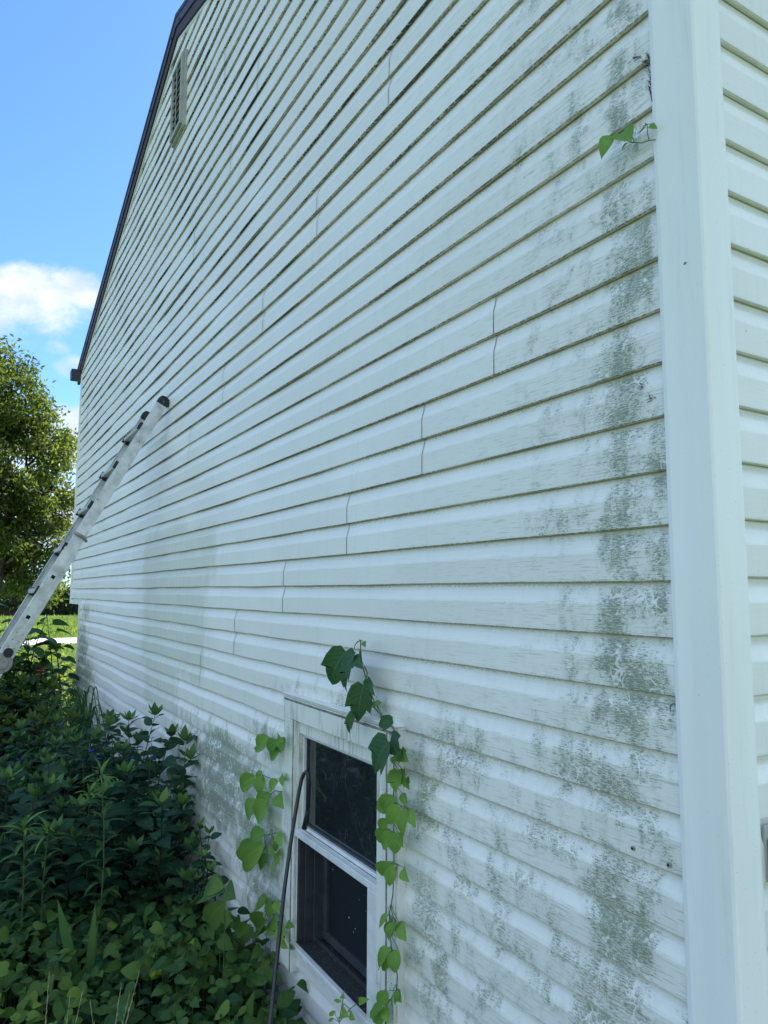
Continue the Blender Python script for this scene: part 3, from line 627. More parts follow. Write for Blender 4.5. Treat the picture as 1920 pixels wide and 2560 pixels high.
tops = [(335, 1545, -.42), (278, 1556, -.50), (238, 1566, -.55), (152, 1592, -.75), (205, 1600, -.7), (120, 1610, -.95), (400, 1600, -.30), (412, 1640, -.26), (372, 1585, -.35), (185, 1640, -.9), (90, 1640, -1.05), (300, 1600, -.55), (258, 1620, -.6), (345, 1640, -.4), (380, 1690, -.35), (60, 1665, -1.15), (150, 1700, -1.0), (30, 1700, -1.3), (230, 1690, -.8), (290, 1680, -.65), (335, 1730, -.5), (395, 1740, -.22), (385, 1800, -.3), (420, 1830, -.25), (350, 1860, -.45), (110, 1760, -1.1), (300, 1780, -.6), (260, 1850, -.7), (310, 1900, -.55), (200, 1800, -.9), (30, 1800, -1.25), (150, 1850, -1.05), (400, 1900, -.35), (360, 1950, -.45), (60, 1880, -1.15), (240, 1950, -.75), (20, 1720, -1.2), (75, 1720, -1.1), (330, 1990, -.55), (150, 1930, -1.0), (410, 1960, -.3)]
shrubroot = thing('leafy_shrub', 'broad dark green shrub with upright pale leaf tips in front of the siding', 'shrub', loc=(-4.2, -.7, 0))
for x, y, d in tops:
    X_ = float(np.interp(x, [0, 100, 200, 300, 380, 430], [-4.7, -4.7, -4.5, -4.1, -3.65, -3.3])) + (.35 if y > 1720 else 0) + (.3 if y > 1850 else 0)
    p = onX(x*S_, y*S_, X_)
    if p.y > -.06: p = onY(x*S_, y*S_, -.07)
    if p.z < .15: p.z = .2
    st.append(((p.x*.8-4.3*.2+rng.normal(0, .06), min(-.1, p.y+rng.normal(0, .08)), .0), p))
for i in range(90):
    x = rng.uniform(-5.4, -3.15); y = rng.uniform(-1.35, -.12); st.append(((x, y, 0), (x+rng.normal(0, .15), y+rng.normal(0, .1), rng.uniform(.35, .8))))
shrub(shrubroot, st, LBUSH, .142, .056, wr=.6)
sm2 = thing('small_shrub', 'small glossy shrub at the foot of the siding right of the broad shrub', 'shrub', loc=(-3.3, -.15, 0))
st = []
for x, y, d in ((430, 1785, -.12), (452, 1800, -.10), (408, 1830, -.16), (440, 1850, -.14), (455, 1880, -.12), (425, 1900, -.18)):
    p = onY(x*S_, y*S_, d); st.append(((p.x*.6-3.2*.4, -.15, 0), p))
shrub(sm2, st, LBUSH, .085, .05, lo=.35)

# --- tall lance-leaved stems
def lancestem(base, topp, label, n, ll=.125, thing_name='lance_leaved_weed'):
    r_ = thing(thing_name, label, 'plant', 'tall lance-leaved weed stems in the bed', loc=(base[0], base[1], 0))
    pts = curve(base, topp, .02, 7); g = MB(); g.tube(pts, [.0045, .0045, .004, .0035, .003, .0025, .002], 6); put(g.build('stem', MSTEM), r_)
    lf = MB(); az = rng.uniform(0, 6)
    for i in range(n):
        t = .18+.8*i/n; p = along(pts, t); az += 2.4; l = ll*(1.0 if t < .8 else .9)*rng.uniform(.8, 1.2); d = aim(az, rng.uniform(-.15, .25)); leaf(lf, p, p+d*l, UP, l*.22, LANCE, .1, .22, young=.15+max(0, t-.75)*2)
    for q in range(16):
        l = ll*rng.uniform(.6, 1.1); d = aim(q*.9+rng.normal(0, .2), rng.uniform(-.5, .9)); p = Vector(topp)-Vector((0, 0, rng.uniform(0, .03)))
        leaf(lf, p, p+d*l, UP+rv(.2), l*.14, LANCE, .1, .2, young=rng.uniform(.7, 1))
    put(lf.build('leaves', LGOLD, smooth=True), r_)
for (tx, ty), d, lb in (((218, 1672), -3.05, 'tallest lance-leaved stem with a star of pale top leaves'), ((104, 1800), -2.95, 'lance-leaved stem left of the iris blades'), ((52, 1785), -2.95, 'lance-leaved stem nearest the left edge of the photo'), ((192, 1715), -3.3, 'thin lance-leaved stem just left of the tallest stem')):
    p = onX(tx*S_, ty*S_, d); lancestem((p.x+.04, p.y+.0, 0), p, lb, 34)
# --- iris blades
ir = thing('iris_plant', 'iris with two upright sword-shaped blades rising from the ground cover', 'plant', loc=(0, 0, 0))
ib = onX(183*S_, 2120*S_, -2.55); lf = MB(); ir.location = (ib.x, ib.y, 0)
for (tx, ty), w_ in (((124, 1942), .042), ((206, 1952), .034), ((212, 1990), .022)):
    tp = onX(tx*S_, ty*S_, -2.55); leaf(lf, (ib.x+(.03 if tx > 200 else 0), ib.y, .0), tp, (CX-ib.x, CY-ib.y, 0), w_, BLADE, .12, .03, rnd=.5, young=.38)
put(lf.build('blades', LGOLD, smooth=True), ir)
# --- ground cover
gc = MB(); n = 0
while n < 6800:
    x = rng.uniform(-5.0, .2) if rng.random() < .45 else rng.uniform(-3.4, -.9); y = rng.uniform(-2.3, -.04)
    if x < -3.5 and y > -.8: continue
    n += 1; d = (Vector((x, y, 0))-Vector((CX, CY, 0))).length
    hgt = .16+.05*math.sin(x*2.3+1)+.05*math.sin(y*4)+.04*rng.normal()
    if y > -.14: hgt -= .05
    if x > -2.5 and y > -.5: hgt += .10
    z = max(.03, hgt*rng.uniform(.55, 1.08)); az = rng.uniform(0, 6.28); l = rng.uniform(.032, .076)
    p = Vector((x, y, z)); dd = aim(az, rng.uniform(-.75, .25)); yg = max(0, min(1, .12+.55*math.exp(-((x+1.9)/.55)**2-((y+1.15)/.3)**2)+rng.normal(0, .14)+(.1 if z > .17 else -.1)))
    big = rng.random() < .16; dry = rng.random() < .012
    leaf(gc, p+(UP*.02 if big else UP*0), p+dd*(l*1.35 if big else l), UP*.9+Vector((.35, -.15, 0))+rv(.42), l*(rng.uniform(.55, .7)*1.3 if big else rng.uniform(.72, .95)), (OV if rng.random() < .5 else TOOTH) if big else HEART, rng.uniform(.08, .3), rng.uniform(.02, .2), young=1.3 if dry else yg*.8, cup=rng.uniform(-1, 1))
    if n % 3 == 0: gc.tube([(x+rng.normal(0, .02), y, 0), p], .0014, 3, cap=False); gc.a['rnd'][gc.nv-6] = (6, .5); gc.a['luv'][gc.nv-6] = (6, (.5, .5, 0)); gc.a['young'][gc.nv-6] = (6, .3)
tag(gc.build('ground_cover', LCOV, smooth=True), 'low heart-leaved ground cover filling the bed below the window', 'ground cover', kind='stuff')
# --- big three-part leaves of young climbers near the wall
def sprig(name, label, pts3, leaves, LM, group=None, stemr=.0016, mat_=None, cat='vine', prof=None, yg=(.1, .5)):
    rt_ = thing(name, label, cat, group, loc=(pts3[0][0].x, pts3[0][0].y, pts3[0][0].z))
    g = MB()
    for pp in pts3: g.tube(pp, stemr, 5)
    lf = MB()
    for bb, tt, wr, pf, yv in leaves:
        l = (tt-bb).length; nn = Vector((.35+rng.normal(0, .4), -1, .35+rng.normal(0, .4))); leaf(lf, bb, tt, nn, l*wr, pf, rng.uniform(.15, .42), rng.uniform(.08, .22), young=yv)
        # petiole back to the nearest stem point
        allp = [p for pp in pts3 for i in range(len(pp)-1) for p in (pp[i], (pp[i]+pp[i+1])/2, pp[i+1])]; q = min(allp, key=lambda a_: (a_-bb).length)
        if (q-bb).length > .004: g.tube([q, (q+bb)/2+Vector((0, -.006, .004)), bb], .0009, 4)
    put(g.build('stem', mat_ or MSTEM), rt_); put(lf.build('leaves', LM, smooth=True), rt_); return rt_
def L5(rows, d, prof, yr, wk=1.):
    o_ = []
    for x0, y0, x1, y1, wr in rows:
        dd = d-rng.uniform(0, .03); o_.append((c5(x0, y0, dd+.005), c5(x1, y1, dd-rng.uniform(-.004, .012)), wk*wr*rng.uniform(1.0, 1.22), prof if not isinstance(prof, tuple) else prof[int(rng.integers(len(prof)))], rng.uniform(*yr)))
        if isinstance(prof, tuple) and rng.random() < .6:
            ox_, oy_ = rng.normal(0, 22), rng.normal(0, 22); k_ = rng.uniform(.55, .85); bx_, by_ = x0+ox_, y0+oy_; o_.append((c5(bx_, by_, d+.012), c5(bx_+(x1-x0)*k_+rng.normal(0, 14), by_+(y1-y0)*k_, d+.006), wk*wr*1.15, prof[int(rng.integers(len(prof)))], rng.uniform(*yr)))
    return o_
stemT = [c5(912, 664, -.045), c5(932, 600, -.045), c5(900, 565, -.05), c5(870, 530, -.055), c5(820, 440, -.06), c5(780, 330, -.06), c5(755, 240, -.055), c5(748, 160, -.05), c5(748, 112, -.05)]
stemT2 = [c5(865, 528, -.05), c5(825, 480, -.055), c5(790, 400, -.07), c5(775, 330, -.065), c5(785, 290, -.06), c5(770, 255, -.055)]
lvT = L5([(668, 172, 592, 355, .75), (718, 178, 676, 400, .62), (745, 183, 772, 272, .75), (765, 358, 733, 560, .78), (722, 505, 692, 625, .5), (785, 325, 828, 418, .42), (925, 548, 848, 580, .6)], -.07, LOBE, (0, .15), .86) + L5([(748, 115, 714, 160, .6), (764, 118, 776, 152, .6), (862, 452, 822, 470, .5), (800, 480, 835, 455, .4)], -.05, OV, (.7, 1))
lvT += L5([(900, 668, 826, 842, .85)], -.085, LOBE, (0, .1)) + L5([(912, 664, 968, 742, .75)], -.06, LOBE, (0, .05))
sprig('climbing_vine', 'dark leafy vine shoot rising over the top of the window', [stemT, stemT2], lvT, LDARK, 'vines climbing the siding', .0022)
stR = [c5(x, y, -.038) for x, y in ((880, 2260), (890, 2110), (945, 2030), (950, 1950), (915, 1790), (905, 1610), (925, 1500), (930, 1330), (930, 1165), (928, 1000), (930, 760), (932, 600))]
lvR =  L5([(982, 718, 985, 785, 1.0), (975, 720, 1015, 780, .7), (958, 826, 945, 950, .85), (985, 826, 1005, 915, .6)], -.05, (LOBE, HEART), (.15, .35)) + \
 L5([(940, 968, 870, 1040, .6), (975, 948, 1004, 1022, .55), (938, 985, 836, 1032, .5), (960, 1010, 900, 1116, .68), (1000, 1032, 985, 1188, .5), (1012, 1036, 1052, 1140, .55), (902, 1090, 845, 1132, .55), (930, 1165, 868, 1250, .6), (955, 1162, 935, 1282, .7), (950, 1170, 982, 1250, .5),
     (930, 1325, 860, 1390, .5), (930, 1338, 905, 1460, .5), (955, 1345, 942, 1440, .5), (985, 1355, 1018, 1438, .6), (900, 1612, 850, 1690, .45), (940, 1655, 910, 1768, .55), (965, 1665, 1002, 1762, .6), (915, 1800, 850, 1915, .5), (955, 1802, 935, 1932, .6), (935, 1640, 940, 1700, .5),
     (950, 2022, 975, 2100, .5), (898, 2032, 840, 2105, .6), (885, 2112, 905, 2212, .6), (870, 2125, 800, 2168, .5), (930, 2050, 930, 2130, .6), (880, 2160, 830, 2215, .6), (960, 2040, 935, 2110, .5)], -.05, (TOOTH, OV, TOOTH), (.1, .7))
sprig('climbing_vine', 'light green creeper growing up the right edge of the window casing', [stR], lvR, LVINE, 'vines climbing the siding', .0020)
stL = [c5(x+8, y, -.004) for x, y in ((345, 1860), (335, 1780), (312, 1530), (318, 1350), (322, 1170), (326, 1000), (325, 860), (325, 740), (322, 640))]
lvL = L5([(265, 655, 180, 692, .4), (292, 660, 235, 706, .5), (312, 702, 254, 752, .6), (318, 642, 328, 720, .6), (300, 640, 330, 660, .5), (172, 852, 92, 920, .45), (212, 850, 188, 952, .65), (262, 950, 200, 1042, .5), (300, 952, 330, 1036, .6), (182, 985, 130, 1086, .6), (250, 992, 186, 1106, .55), (300, 882, 250, 930, .55), (322, 850, 322, 915, .5),
     (225, 1160, 146, 1220, .5), (300, 1160, 320, 1242, .6), (225, 1225, 105, 1322, .42), (228, 1250, 195, 1318, .6), (270, 1210, 292, 1300, .6), (242, 1280, 200, 1370, .5), (290, 1275, 305, 1345, .5), (272, 1320, 275, 1386, .5), (240, 1540, 170, 1582, .5), (285, 1535, 305, 1610, .6), (215, 1600, 160, 1662, .6), (268, 1620, 302, 1692, .6), (235, 1650, 184, 1732, .7), (320, 1672, 315, 1790, .65), (345, 1665, 390, 1682, .35), (275, 1560, 235, 1620, .6), (335, 1740, 355, 1800, .5), (240, 1700, 280, 1720, .5)], -.05, (TOOTH, OV, OV), (.05, .6))
pets = [[c5(322, 870, -.03), c5(260, 870, -.05), c5(215, 850, -.06)], [c5(322, 940, -.03), c5(280, 935, -.06), c5(255, 955, -.06)], [c5(322, 1170, -.03), c5(280, 1165, -.055), c5(225, 1180, -.06)], [c5(312, 1540, -.03), c5(270, 1540, -.05), c5(235, 1600, -.05)], [c5(325, 660, -.03), c5(300, 655, -.05), c5(270, 655, -.05)]]
sprig('climbing_vine', 'light green creeper in tufts along the left edge of the window casing', [stL]+pets, lvL, LVINE, 'vines climbing the siding', .0018)
k6 = .1808
def c6(x, y, d=-.02): return onY(1450+x*k6, 50+y*k6, d)
stU = [c6(1045, 1655, -.012), c6(960, 1665, -.02), c6(850, 1700, -.025), c6(700, 1690, -.03), c6(620, 1650, -.03), c6(550, 1620, -.03)]
sprig('climbing_vine', 'small vine twig with a few leaves poking from behind the corner post', [stU, [c6(750, 1680, -.02), c6(715, 1600, -.02), c6(690, 1470, -.01)], [c6(955, 1655, -.02), c6(930, 1560, -.02), c6(930, 1440, -.02), c6(1030, 1435, -.02)], [c6(930, 1440, -.02), c6(870, 1470, -.02)]],
      [(c6(425, 1600, -.035), c6(295, 1930, -.06), .5, OV, .1), (c6(560, 1610, -.03), c6(400, 1640, -.05), .45, OV, .7), (c6(575, 1560, -.03), c6(715, 1690, -.045), .75, OV, .3), (c6(1060, 1480, -.014), c6(930, 1500, -.04), .6, OV, .6), (c6(915, 1470, -.02), c6(800, 1590, -.03), .18, LANCE, 0), (c6(655, 1690, -.03), c6(580, 1810, -.035), .25, LANCE, 0)], LVINE, 'vines climbing the siding', .0011)
# dead rootlets on the siding
def rootlets(label, cen, spread, n, ln, ang):
    g = MB()
    for i in range(n):
        p = onY(1450+(cen[0]+rng.normal(0, spread[0]))*k6, 50+(cen[1]+rng.normal(0, spread[1]))*k6, -.002); a = ang+rng.normal(0, .45); l = ln*rng.uniform(.4, 1.3)
        q = p+Vector((math.cos(a)*l, -.002, math.sin(a)*l)); g.tube([p, (p+q)/2+Vector((0, -.002, rng.normal(0, l*.15))), q], .0006, 3)
    tag(g.build('vine_rootlets', MPURP), label, 'dead rootlets', 'dead vine rootlets on the siding')
rootlets('dead rootlets high beside the corner post', (960, 590), (35, 60), 40, .012, 2.2)
rootlets('dead rootlets just above the leafy vine twig at the corner post', (985, 850), (20, 60), 26, .010, 2.4)
rootlets('small tuft of dead rootlets left of the corner post near the top', (790, 500), (30, 20), 14, .009, 2.6)
g = MB(); g.tube([c6(955, 930, -.002), c6(985, 1030, -.005), c6(1010, 1120, -.006), c6(1035, 1260, -.004)], [.001, .0022, .003, .002], 6); tag(g.build('dead_twig', MPURP), 'short dead vine stub against the upper corner post', 'twig')
for (dx, dy), lb in (((1388, 835), 'tiny dead rootlet cluster upper of the pair near the post'), ((1409, 860), 'tiny dead rootlet cluster lower of the pair near the post')):
    g = MB(); p0 = onY(dx*S_, dy*S_, -.002)
    for i in range(12): p = p0+Vector((rng.normal(0, .005), 0, rng.normal(0, .003))); a = rng.normal(2.7, .6); l = rng.uniform(.004, .014); g.tube([p, p+Vector((math.cos(a)*l, -.002, math.sin(a)*l))], .0006, 3)
    tag(g.build('vine_rootlets', MPURP), lb, 'dead rootlets', 'dead vine rootlets on the siding')
g = MB(); c0 = onY(1457*S_, 1532*S_, -.006); g.tube([c0+Vector((math.cos(a)*.011-.0, 0, math.sin(a)*.011)) for a in np.linspace(.9, 3.7, 9)], .0011, 5); tag(g.build('curled_tendril', MPURP), 'curled dead tendril sticking out beside the corner post', 'tendril')
for (dx, dy), lb in (((1446, 1868), 'rusty screw in the siding nearest the corner post'), ((1368, 1832), 'rusty screw in the siding left of the other screw')):
    p = onY(dx*S_, dy*S_, -.001); g = MB(); g.tube([p+Vector((0, .004, 0)), p+Vector((0, -.0035, 0))], .0046, 10); g.tube([p+Vector((0, -.0036, 0)), p+Vector((0, -.0050, 0))], .0024, 8, mi=1)
    tag(g.build('screw', [MGRV, MBLK]), lb, 'screw', 'rusty screws in the siding')
# climbers in the bed near the wall
def bedvine(label, rows, d):
    lv = []; pts = []
    for x0, y0, x1, y1, wr in rows:
        a = onY(x0*.4219, 1700+y0*.4219, d); bq = onY(x1*.4219, 1700+y1*.4219, d-.01); lv.append((a, bq, wr*.85, OV, rng.uniform(.15, .45))); pts.append(a)
    c = sum(pts, Vector())/len(pts); sprig('young_creeper', label, [[Vector((c.x, c.y, 0)), Vector((c.x, c.y, c.z*.6)), c]], lv, LCOV, 'young creepers in the bed')
bedvine('young creeper with broad leaves in the bed, the upper left of the two', [(1330, 1230, 1245, 1240, .55), (1335, 1250, 1200, 1320, .5), (1340, 1310, 1240, 1450, .5), (1340, 1240, 1400, 1300, .6)], -.28)
bedvine('young creeper with broad leaves by the wall, the lower right of the two', [(1385, 1405, 1300, 1490, .55), (1400, 1405, 1425, 1500, .75), (1400, 1405, 1495, 1450, .5)], -.16)
# --- straw seed heads
def seedhead(label, base, tips, w_=1):
    r_ = thing('grass_seed_head', label, 'grass', 'dry grass seed heads in the bed', loc=(base[0], base[1], 0)); g = MB(); h = MB()
    b0_ = Vector(base)
    for t in tips:
        pts = [b0_, (b0_*.5+t*.5)+Vector((0, 0, .02)), t]; pts = [along(pts, q) for q in np.linspace(0, 1, 7)]; g.tube(pts, [.0014]*5+[.0009, .0005], 4)
        for i in range(12):
            q = .62+.38*i/12; p = along(pts, q); d = (t-b0_).normalized()+rv(.22); leaf(h, p, p+d*rng.uniform(.010, .022), rv(1), .0026, LANCE, .2, .0, young=1)
    put(g.build('stalk', MDRY), r_); put(h.build('seeds', MDRY), r_)
def gl(x, y, d): return onX(x*.5063, 2150+y*.5063, d)
bs = gl(525, 830, -1.75); bs.z = .02
seedhead('forked dry grass seed head nearest the middle of the bottom edge', (bs.x, bs.y, .02), [gl(690, 543, -1.75), gl(600, 605, -1.72), gl(642, 650, -1.72), gl(445, 688, -1.78)])
bs = gl(300, 860, -1.85); seedhead('thin dry grass stalk left of the forked seed head', (bs.x, bs.y, .02), [gl(412, 632, -1.85), gl(345, 672, -1.85)])
bs = gl(215, 660, -1.75); seedhead('single dry straw at the far left of the bed', (bs.x, bs.y, .02), [gl(245, 545, -1.75)])
# yellowing weed at the window sill
def cw(x, y, d): return c5(x, y, d)
wd = [(650, 2050, 665, 2075, .4), (640, 2090, 600, 2080, .4), (660, 2100, 640, 2130, .5), (610, 2140, 575, 2165, .5), (740, 2090, 800, 2075, .2), (690, 2150, 720, 2190, .4), (650, 2160, 690, 2175, .5), (600, 2180, 570, 2195, .5)]
sprig('yellow_weed', 'spindly yellowing weed in front of the window sill', [[cw(640, 2320, -.10), cw(630, 2200, -.09), cw(655, 2060, -.07)], [cw(632, 2200, -.09), cw(690, 2130, -.07), cw(745, 2085, -.06)]], [(cw(a, b_, -.08), cw(c_, d_, -.095), q, OV, 1.) for a, b_, c_, d_, q in wd], LVINE, None, .0015, cat='plant')
# --- spiderwort flowers
spw = thing('blue_flowered_plant', 'plant with small blue flowers at the left edge of the bed', 'plant', loc=(-5.4, -1.5, 0)); stb = MB(); fl = MB(); lf = MB()
for x, y, d in ((5, 1638, -1.45), (17, 1655, -1.42), (40, 1642, -1.40), (62, 1645, -1.38), (12, 1712, -1.38), (50, 1710, -1.36), (78, 1685, -1.3), (0, 1660, -1.4)):
    p = onX(x*S_, y*S_, -4.6); stb.tube(curve((p.x+rng.normal(0, .1), p.y, 0), p, .03), .002, 4)
    fl = MB(); fa = rng.random()
    for q in range(5): dd = aim(q*1.256+fa, rng.uniform(-.1, .6)); leaf(fl, p, p+dd*.020, UP, .018, OV, .1, .05)
    put(fl.build('flower', MBLU), spw)
    for q in range(5): dd = aim(rng.uniform(0, 6.28), rng.uniform(-.5, .5)); leaf(lf, p-UP*.02, p-UP*.02+dd*rng.uniform(.08, .2), UP, .014, LANCE, .1, .2, young=.2)
put(stb.build('stems', MSTEM), spw); put(lf.build('leaves', LGOLD), spw)
sp2 = thing('blue_flowered_plant', 'stems with small blue flowers showing among the broad shrub leaves', 'plant', loc=(-4.6, -.8, 0)); stb = MB(); fl = MB()
for x, y, d in ((197, 1622, -.78), (178, 1640, -.85), (283, 1638, -.52), (328, 1620 - 25, -.46), (330, 1635, -.5), (212, 1640, -.8)):
    p = onX(x*S_, y*S_, float(np.interp(x, [170, 340], [-4.1, -3.6]))); stb.tube(curve((p.x, p.y, 0), p, .03), .002, 4)
    fl = MB(); fa = rng.random()
    for q in range(5): dd = aim(q*1.256+fa, rng.uniform(-.1, .6)); leaf(fl, p, p+dd*.020, UP, .018, OV, .1, .05)
    put(fl.build('flower', MBLU), sp2)
put(stb.build('stems', MSTEM), sp2)
# --- arching grass clump by the far corner
ac = thing('arching_grass_clump', 'clump of arching strap leaves against the wall by the far corner', 'grass', loc=(-6.7, -.25, 0)); lf = MB()
for i in range(38):
    bx_ = -6.35+rng.normal(0, .12); by = -.20+rng.normal(0, .04); az = rng.uniform(-1.9, 1.9)-.9; h = rng.uniform(.62, .98); rch = rng.uniform(.25, .6); dx, dy = math.cos(az)*rch, math.sin(az)*rch*.8
    if by+dy > -.03: dy = -.03-by
    vs = []; npt = 11
    for q in range(npt):
        t = q/(npt-1); z = h*(1-(1-min(1, t*1.7))**2) if t < .59 else h*(1-1.9*(t-.59)**2*1.7); ww = .0055*(1-t**3)+.0006
        p = Vector((bx_+dx*t**1.6, by+dy*t**1.6, max(.02, z))); vs += [p+Vector((ww*.5, ww, 0)), p-Vector((ww*.5, ww, 0))]
    lf.add(vs, [(2*j, 2*j+1, 2*j+3, 2*j+2) for j in range(npt-1)], 0, rnd=rng.random(), luv=(.5, .5, 0), young=.1)
put(lf.build('blades', LGOLD), ac)
# --- dark shrub far left and the red flower behind it
ds = thing('dark_shrub', 'dark dense shrub at the left edge behind the broad shrub', 'shrub', loc=(-7.8, -1.5, 0)); st = []
for i in range(330):
    x = rng.uniform(-9.0, -5.9); y = rng.uniform(-2.3, -.32); h = .80+.10*rng.normal()-(.18 if x > -6.8 else 0); st.append(((x, y, 0), (x+rng.normal(0, .12), y+rng.normal(0, .12), max(.3, h))))
shrub(ds, st, LFAR, .15, .075, young_top=False, prof=OV, wr=.42, lo=.12)
lily = thing('red_lily', 'red flower on a tall stem behind the dark shrub', 'flower', loc=(-7.5, -.9, 0)); fl = MB(); stb = MB()
for x, y in ((85, 1452), (95, 1448), (82, 1462)):
    p = onX(x*S_, y*S_, -7.5); stb.tube([(p.x, p.y, 0), p], .004, 5)
    for q in range(6): dd = aim(q*1.047, .3); leaf(fl, p, p+dd*.055, UP, .020, LANCE, .1, .3)
put(stb.build('stem', MSTEM), lily); put(fl.build('petals', MRED), lily)
# --- big-leaved sapling behind the ladder
sap = thing('big_leaved_sapling', 'tall sapling with big dark leaves behind the lower ladder', 'sapling', loc=(-8.0, -.9, 0)); lf = MB(); stb = MB()
for x, y, xd in ((98, 1345, -8.0), (60, 1370, -7.9), (20, 1335, -8.0), (118, 1385, -8.1), (10, 1380, -7.7), (90, 1400, -7.9), (45, 1310, -8.4), (100, 1320, -8.3), (-20, 1300, -8.2), (40, 1420, -7.7), (-30, 1380, -7.8), (75, 1440, -7.8)):
    tp = onX(x*S_, y*S_, xd); bq = Vector((tp.x+rng.normal(0, .15), tp.y+rng.normal(0, .2), 0)); pts = curve(bq, tp, .1); stb.tube(pts, [.012, .01, .008, .006, .003], 6)
    az = rng.uniform(0, 6)
    for i in range(16):
        t = .35+.65*i/16; p = along(pts, t); az += 2.4; dd = aim(az, rng.uniform(-.1, .5)); q = p+dd*.10; l = rng.uniform(.10, .22); stb.tube([p, q], .003, 4); leaf(lf, q, q+(dd+Vector((0, 0, -.5))).normalized()*l, UP+rv(.3), l*.8, HEART, .15, .1, young=rng.uniform(0, .3))
put(stb.build('stems', MWOOD), sap); put(lf.build('foliage', LSAP, smooth=True), sap)
# yellow-lit low shrub just past the corner
bs_ = thing('sunlit_shrub', 'low sunlit shrub with yellow-green leaves past the lower house corner', 'shrub', loc=(-9.9, -.6, 0)); st = []
for i in range(120):
    x = rng.uniform(-11.8, -9.1); y = rng.uniform(-1.9, .5); st.append(((x, y, 0), (x+rng.normal(0, .1), y+rng.normal(0, .1), rng.uniform(.5, .88))))
shrub(bs_, st, leafmat('sunlit leaf', (.06, .13, .03), (.03, .08, .02), .5, .5, (.25, .34, .04), tcol=(.55, .62, .06)), .12, .09, prof=OV, wr=.5)

# ------------------------------------------------------------------ tree
def tree(name, label, base, limbs, clumps, nleaf, lsize, LM, group=None, trunk_r=.28, fork=None):
    r_ = thing(name, label, 'tree', group, loc=base); g = MB(); b0_ = Vector(base); fork = Vector(fork or (base[0], base[1], base[2]+2.0))
    g.tube([b0_, (b0_+fork)/2+Vector((.05, .05, 0)), fork], [trunk_r*1.25, trunk_r, trunk_r*.85], 12)
    for tp in limbs:
        pts = [fork]; tp = Vector(tp); n_ = 7
        for i in range(1, n_+1): t = i/n_; pts.append(fork.lerp(tp, t)+rv(.14)*(1-t*.5)+Vector((0, 0, math.sin(t*3.14)*.25)))
        g.tube(pts, [trunk_r*.5*(1-t)**.8+.015 for t in np.linspace(0, 1, n_+1)], 8)
        for i in range(2, n_+1):
            for q in range(3):
                e = pts[i]+rv(.5); g.tube([pts[i], (pts[i]+e)/2+rv(.12), e], [.03, .02, .006], 5)
    put(g.build('trunk', MBARK, smooth=True), r_)
    # crown: leaf sprays gathered on many small clumps with gaps between
    lf = MB(); tot = sum(c_[3]**2 for c_ in clumps)
    for cx_, cy_, cz_, rad in clumps:
        k = int(nleaf*rad**2/tot); ns = max(8, int(rad*rad*17))
        dirs = rng.normal(0, 1, (ns, 3)); dirs /= np.linalg.norm(dirs, axis=1)[:, None]; rr_ = rad*rng.uniform(.25, 1.05, ns)**.6; cs = np.array([cx_, cy_, cz_])+dirs*rr_[:, None]*np.array([1, 1, .85])
        pick = rng.integers(0, ns, k); P3 = cs[pick]+rng.normal(0, .15, (k, 3))*np.array([1, 1, .8])
        dr = rng.normal(0, 1, (k, 3)); dr[:, 2] -= .7; dr /= np.linalg.norm(dr, axis=1)[:, None]; sdv = np.cross(dr, rng.normal(0, 1, (k, 3))); sdv /= np.linalg.norm(sdv, axis=1)[:, None]
        ll = lsize*rng.uniform(.7, 1.3, k)[:, None]; vs = np.stack([P3, P3+dr*ll*.5+sdv*ll*.2, P3+dr*ll, P3+dr*ll*.5-sdv*ll*.2], 1).reshape(-1, 3)
        rn = np.repeat(rng.random(k), 4); yg = np.repeat((rng.random(k) < .12)*rng.random(k), 4)
        lf.add(vs.tolist(), [(4*i, 4*i+1, 4*i+2, 4*i+3) for i in range(k)], 0, rnd=rn, young=yg, luv=(.5, .5, 0))
    put(lf.build('crown', LM), r_); return r_
XT = -17.0
def tp(x, y, dx=0): p = onX(x*S_, y*S_, XT+dx); return p
cl_ = []
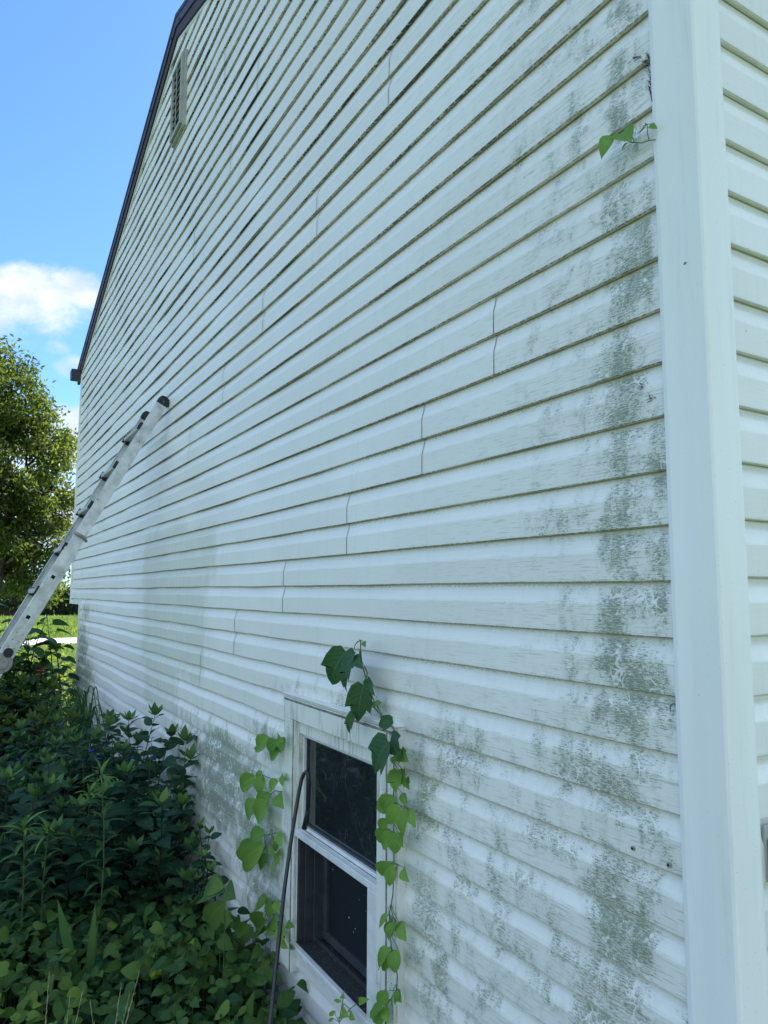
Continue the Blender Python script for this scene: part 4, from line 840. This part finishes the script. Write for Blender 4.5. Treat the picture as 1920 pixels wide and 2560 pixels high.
for x, y, rpx, dx in ((-40, 830, 90, 0), (10, 800, 40, 0), (40, 860, 60, .3), (20, 930, 80, -.5), (75, 960, 62, 0), (110, 1000, 45, .4), (125, 1060, 42, 0), (50, 1050, 70, .6), (-30, 1000, 100, -.6), (110, 1120, 48, -.4), (30, 1130, 80, 0), (135, 1160, 26, .3), (130, 940, 20, .2), (75, 890, 26, 0), (-60, 1120, 100, .4), (85, 1185, 45, .2), (10, 1215, 45, -.3), (135, 1215, 22, 0), (70, 1250, 32, 0), (120, 1270, 28, -.5), (30, 1275, 30, 0), (-110, 930, 130, 0), (-120, 1080, 110, .5), (-10, 760, 26, 0), (60, 785, 10, 0)):
    p = tp(x, y, dx); dist = (p-EYE).length; cl_.append((p.x, p.y, p.z, rpx*S_/F*dist))
bt = tp(-60, 1400); lm = [tp(60, 1000), tp(100, 1130), tp(10, 950), tp(-60, 940), tp(90, 1190), tp(110, 1060, .4), tp(-120, 1000)]
tree('broadleaf_tree', 'large broadleaf tree with sunlit drooping crown left of the house', (bt.x, bt.y, 0), lm, cl_, 54000, .115, LTREE, 'trees beyond the house', .24, fork=tuple(tp(-30, 1262)))
# hedge and farther trees
hd = thing('hedge', 'dark dense hedge across the far side of the lawn', 'hedge', loc=(Pp.x-32, 5, 0)); lf = MB(); hc = MB()
hx = Pp.x-30
hc.box(hx-2.6, hx-.9, -30, 40, 0, 1.9); put(hc.build('inner_branches', MBARK), hd)
k = 30000; P3 = np.stack([hx+rng.normal(0, .5, k)-.9, rng.uniform(-30, 40, k), rng.uniform(0, 1, k)**.8*2.6], 1); P3[:, 2] += .5*np.sin(P3[:, 1]*.9)+.3*np.sin(P3[:, 1]*2.7); P3[:, 2] = np.abs(P3[:, 2])
dr = rng.normal(0, 1, (k, 3)); dr /= np.linalg.norm(dr, axis=1)[:, None]; sdv = np.cross(dr, rng.normal(0, 1, (k, 3))); sdv /= np.linalg.norm(sdv, axis=1)[:, None]; ll = rng.uniform(.2, .42, k)[:, None]
vs = np.stack([P3, P3+dr*ll*.5+sdv*ll*.25, P3+dr*ll, P3+dr*ll*.5-sdv*ll*.25], 1).reshape(-1, 3); lf.add(vs.tolist(), [(4*i, 4*i+1, 4*i+2, 4*i+3) for i in range(k)], 0, rnd=np.repeat(rng.random(k), 4), young=0., luv=(.5, .5, 0)); put(lf.build('foliage', LHEDGE), hd)
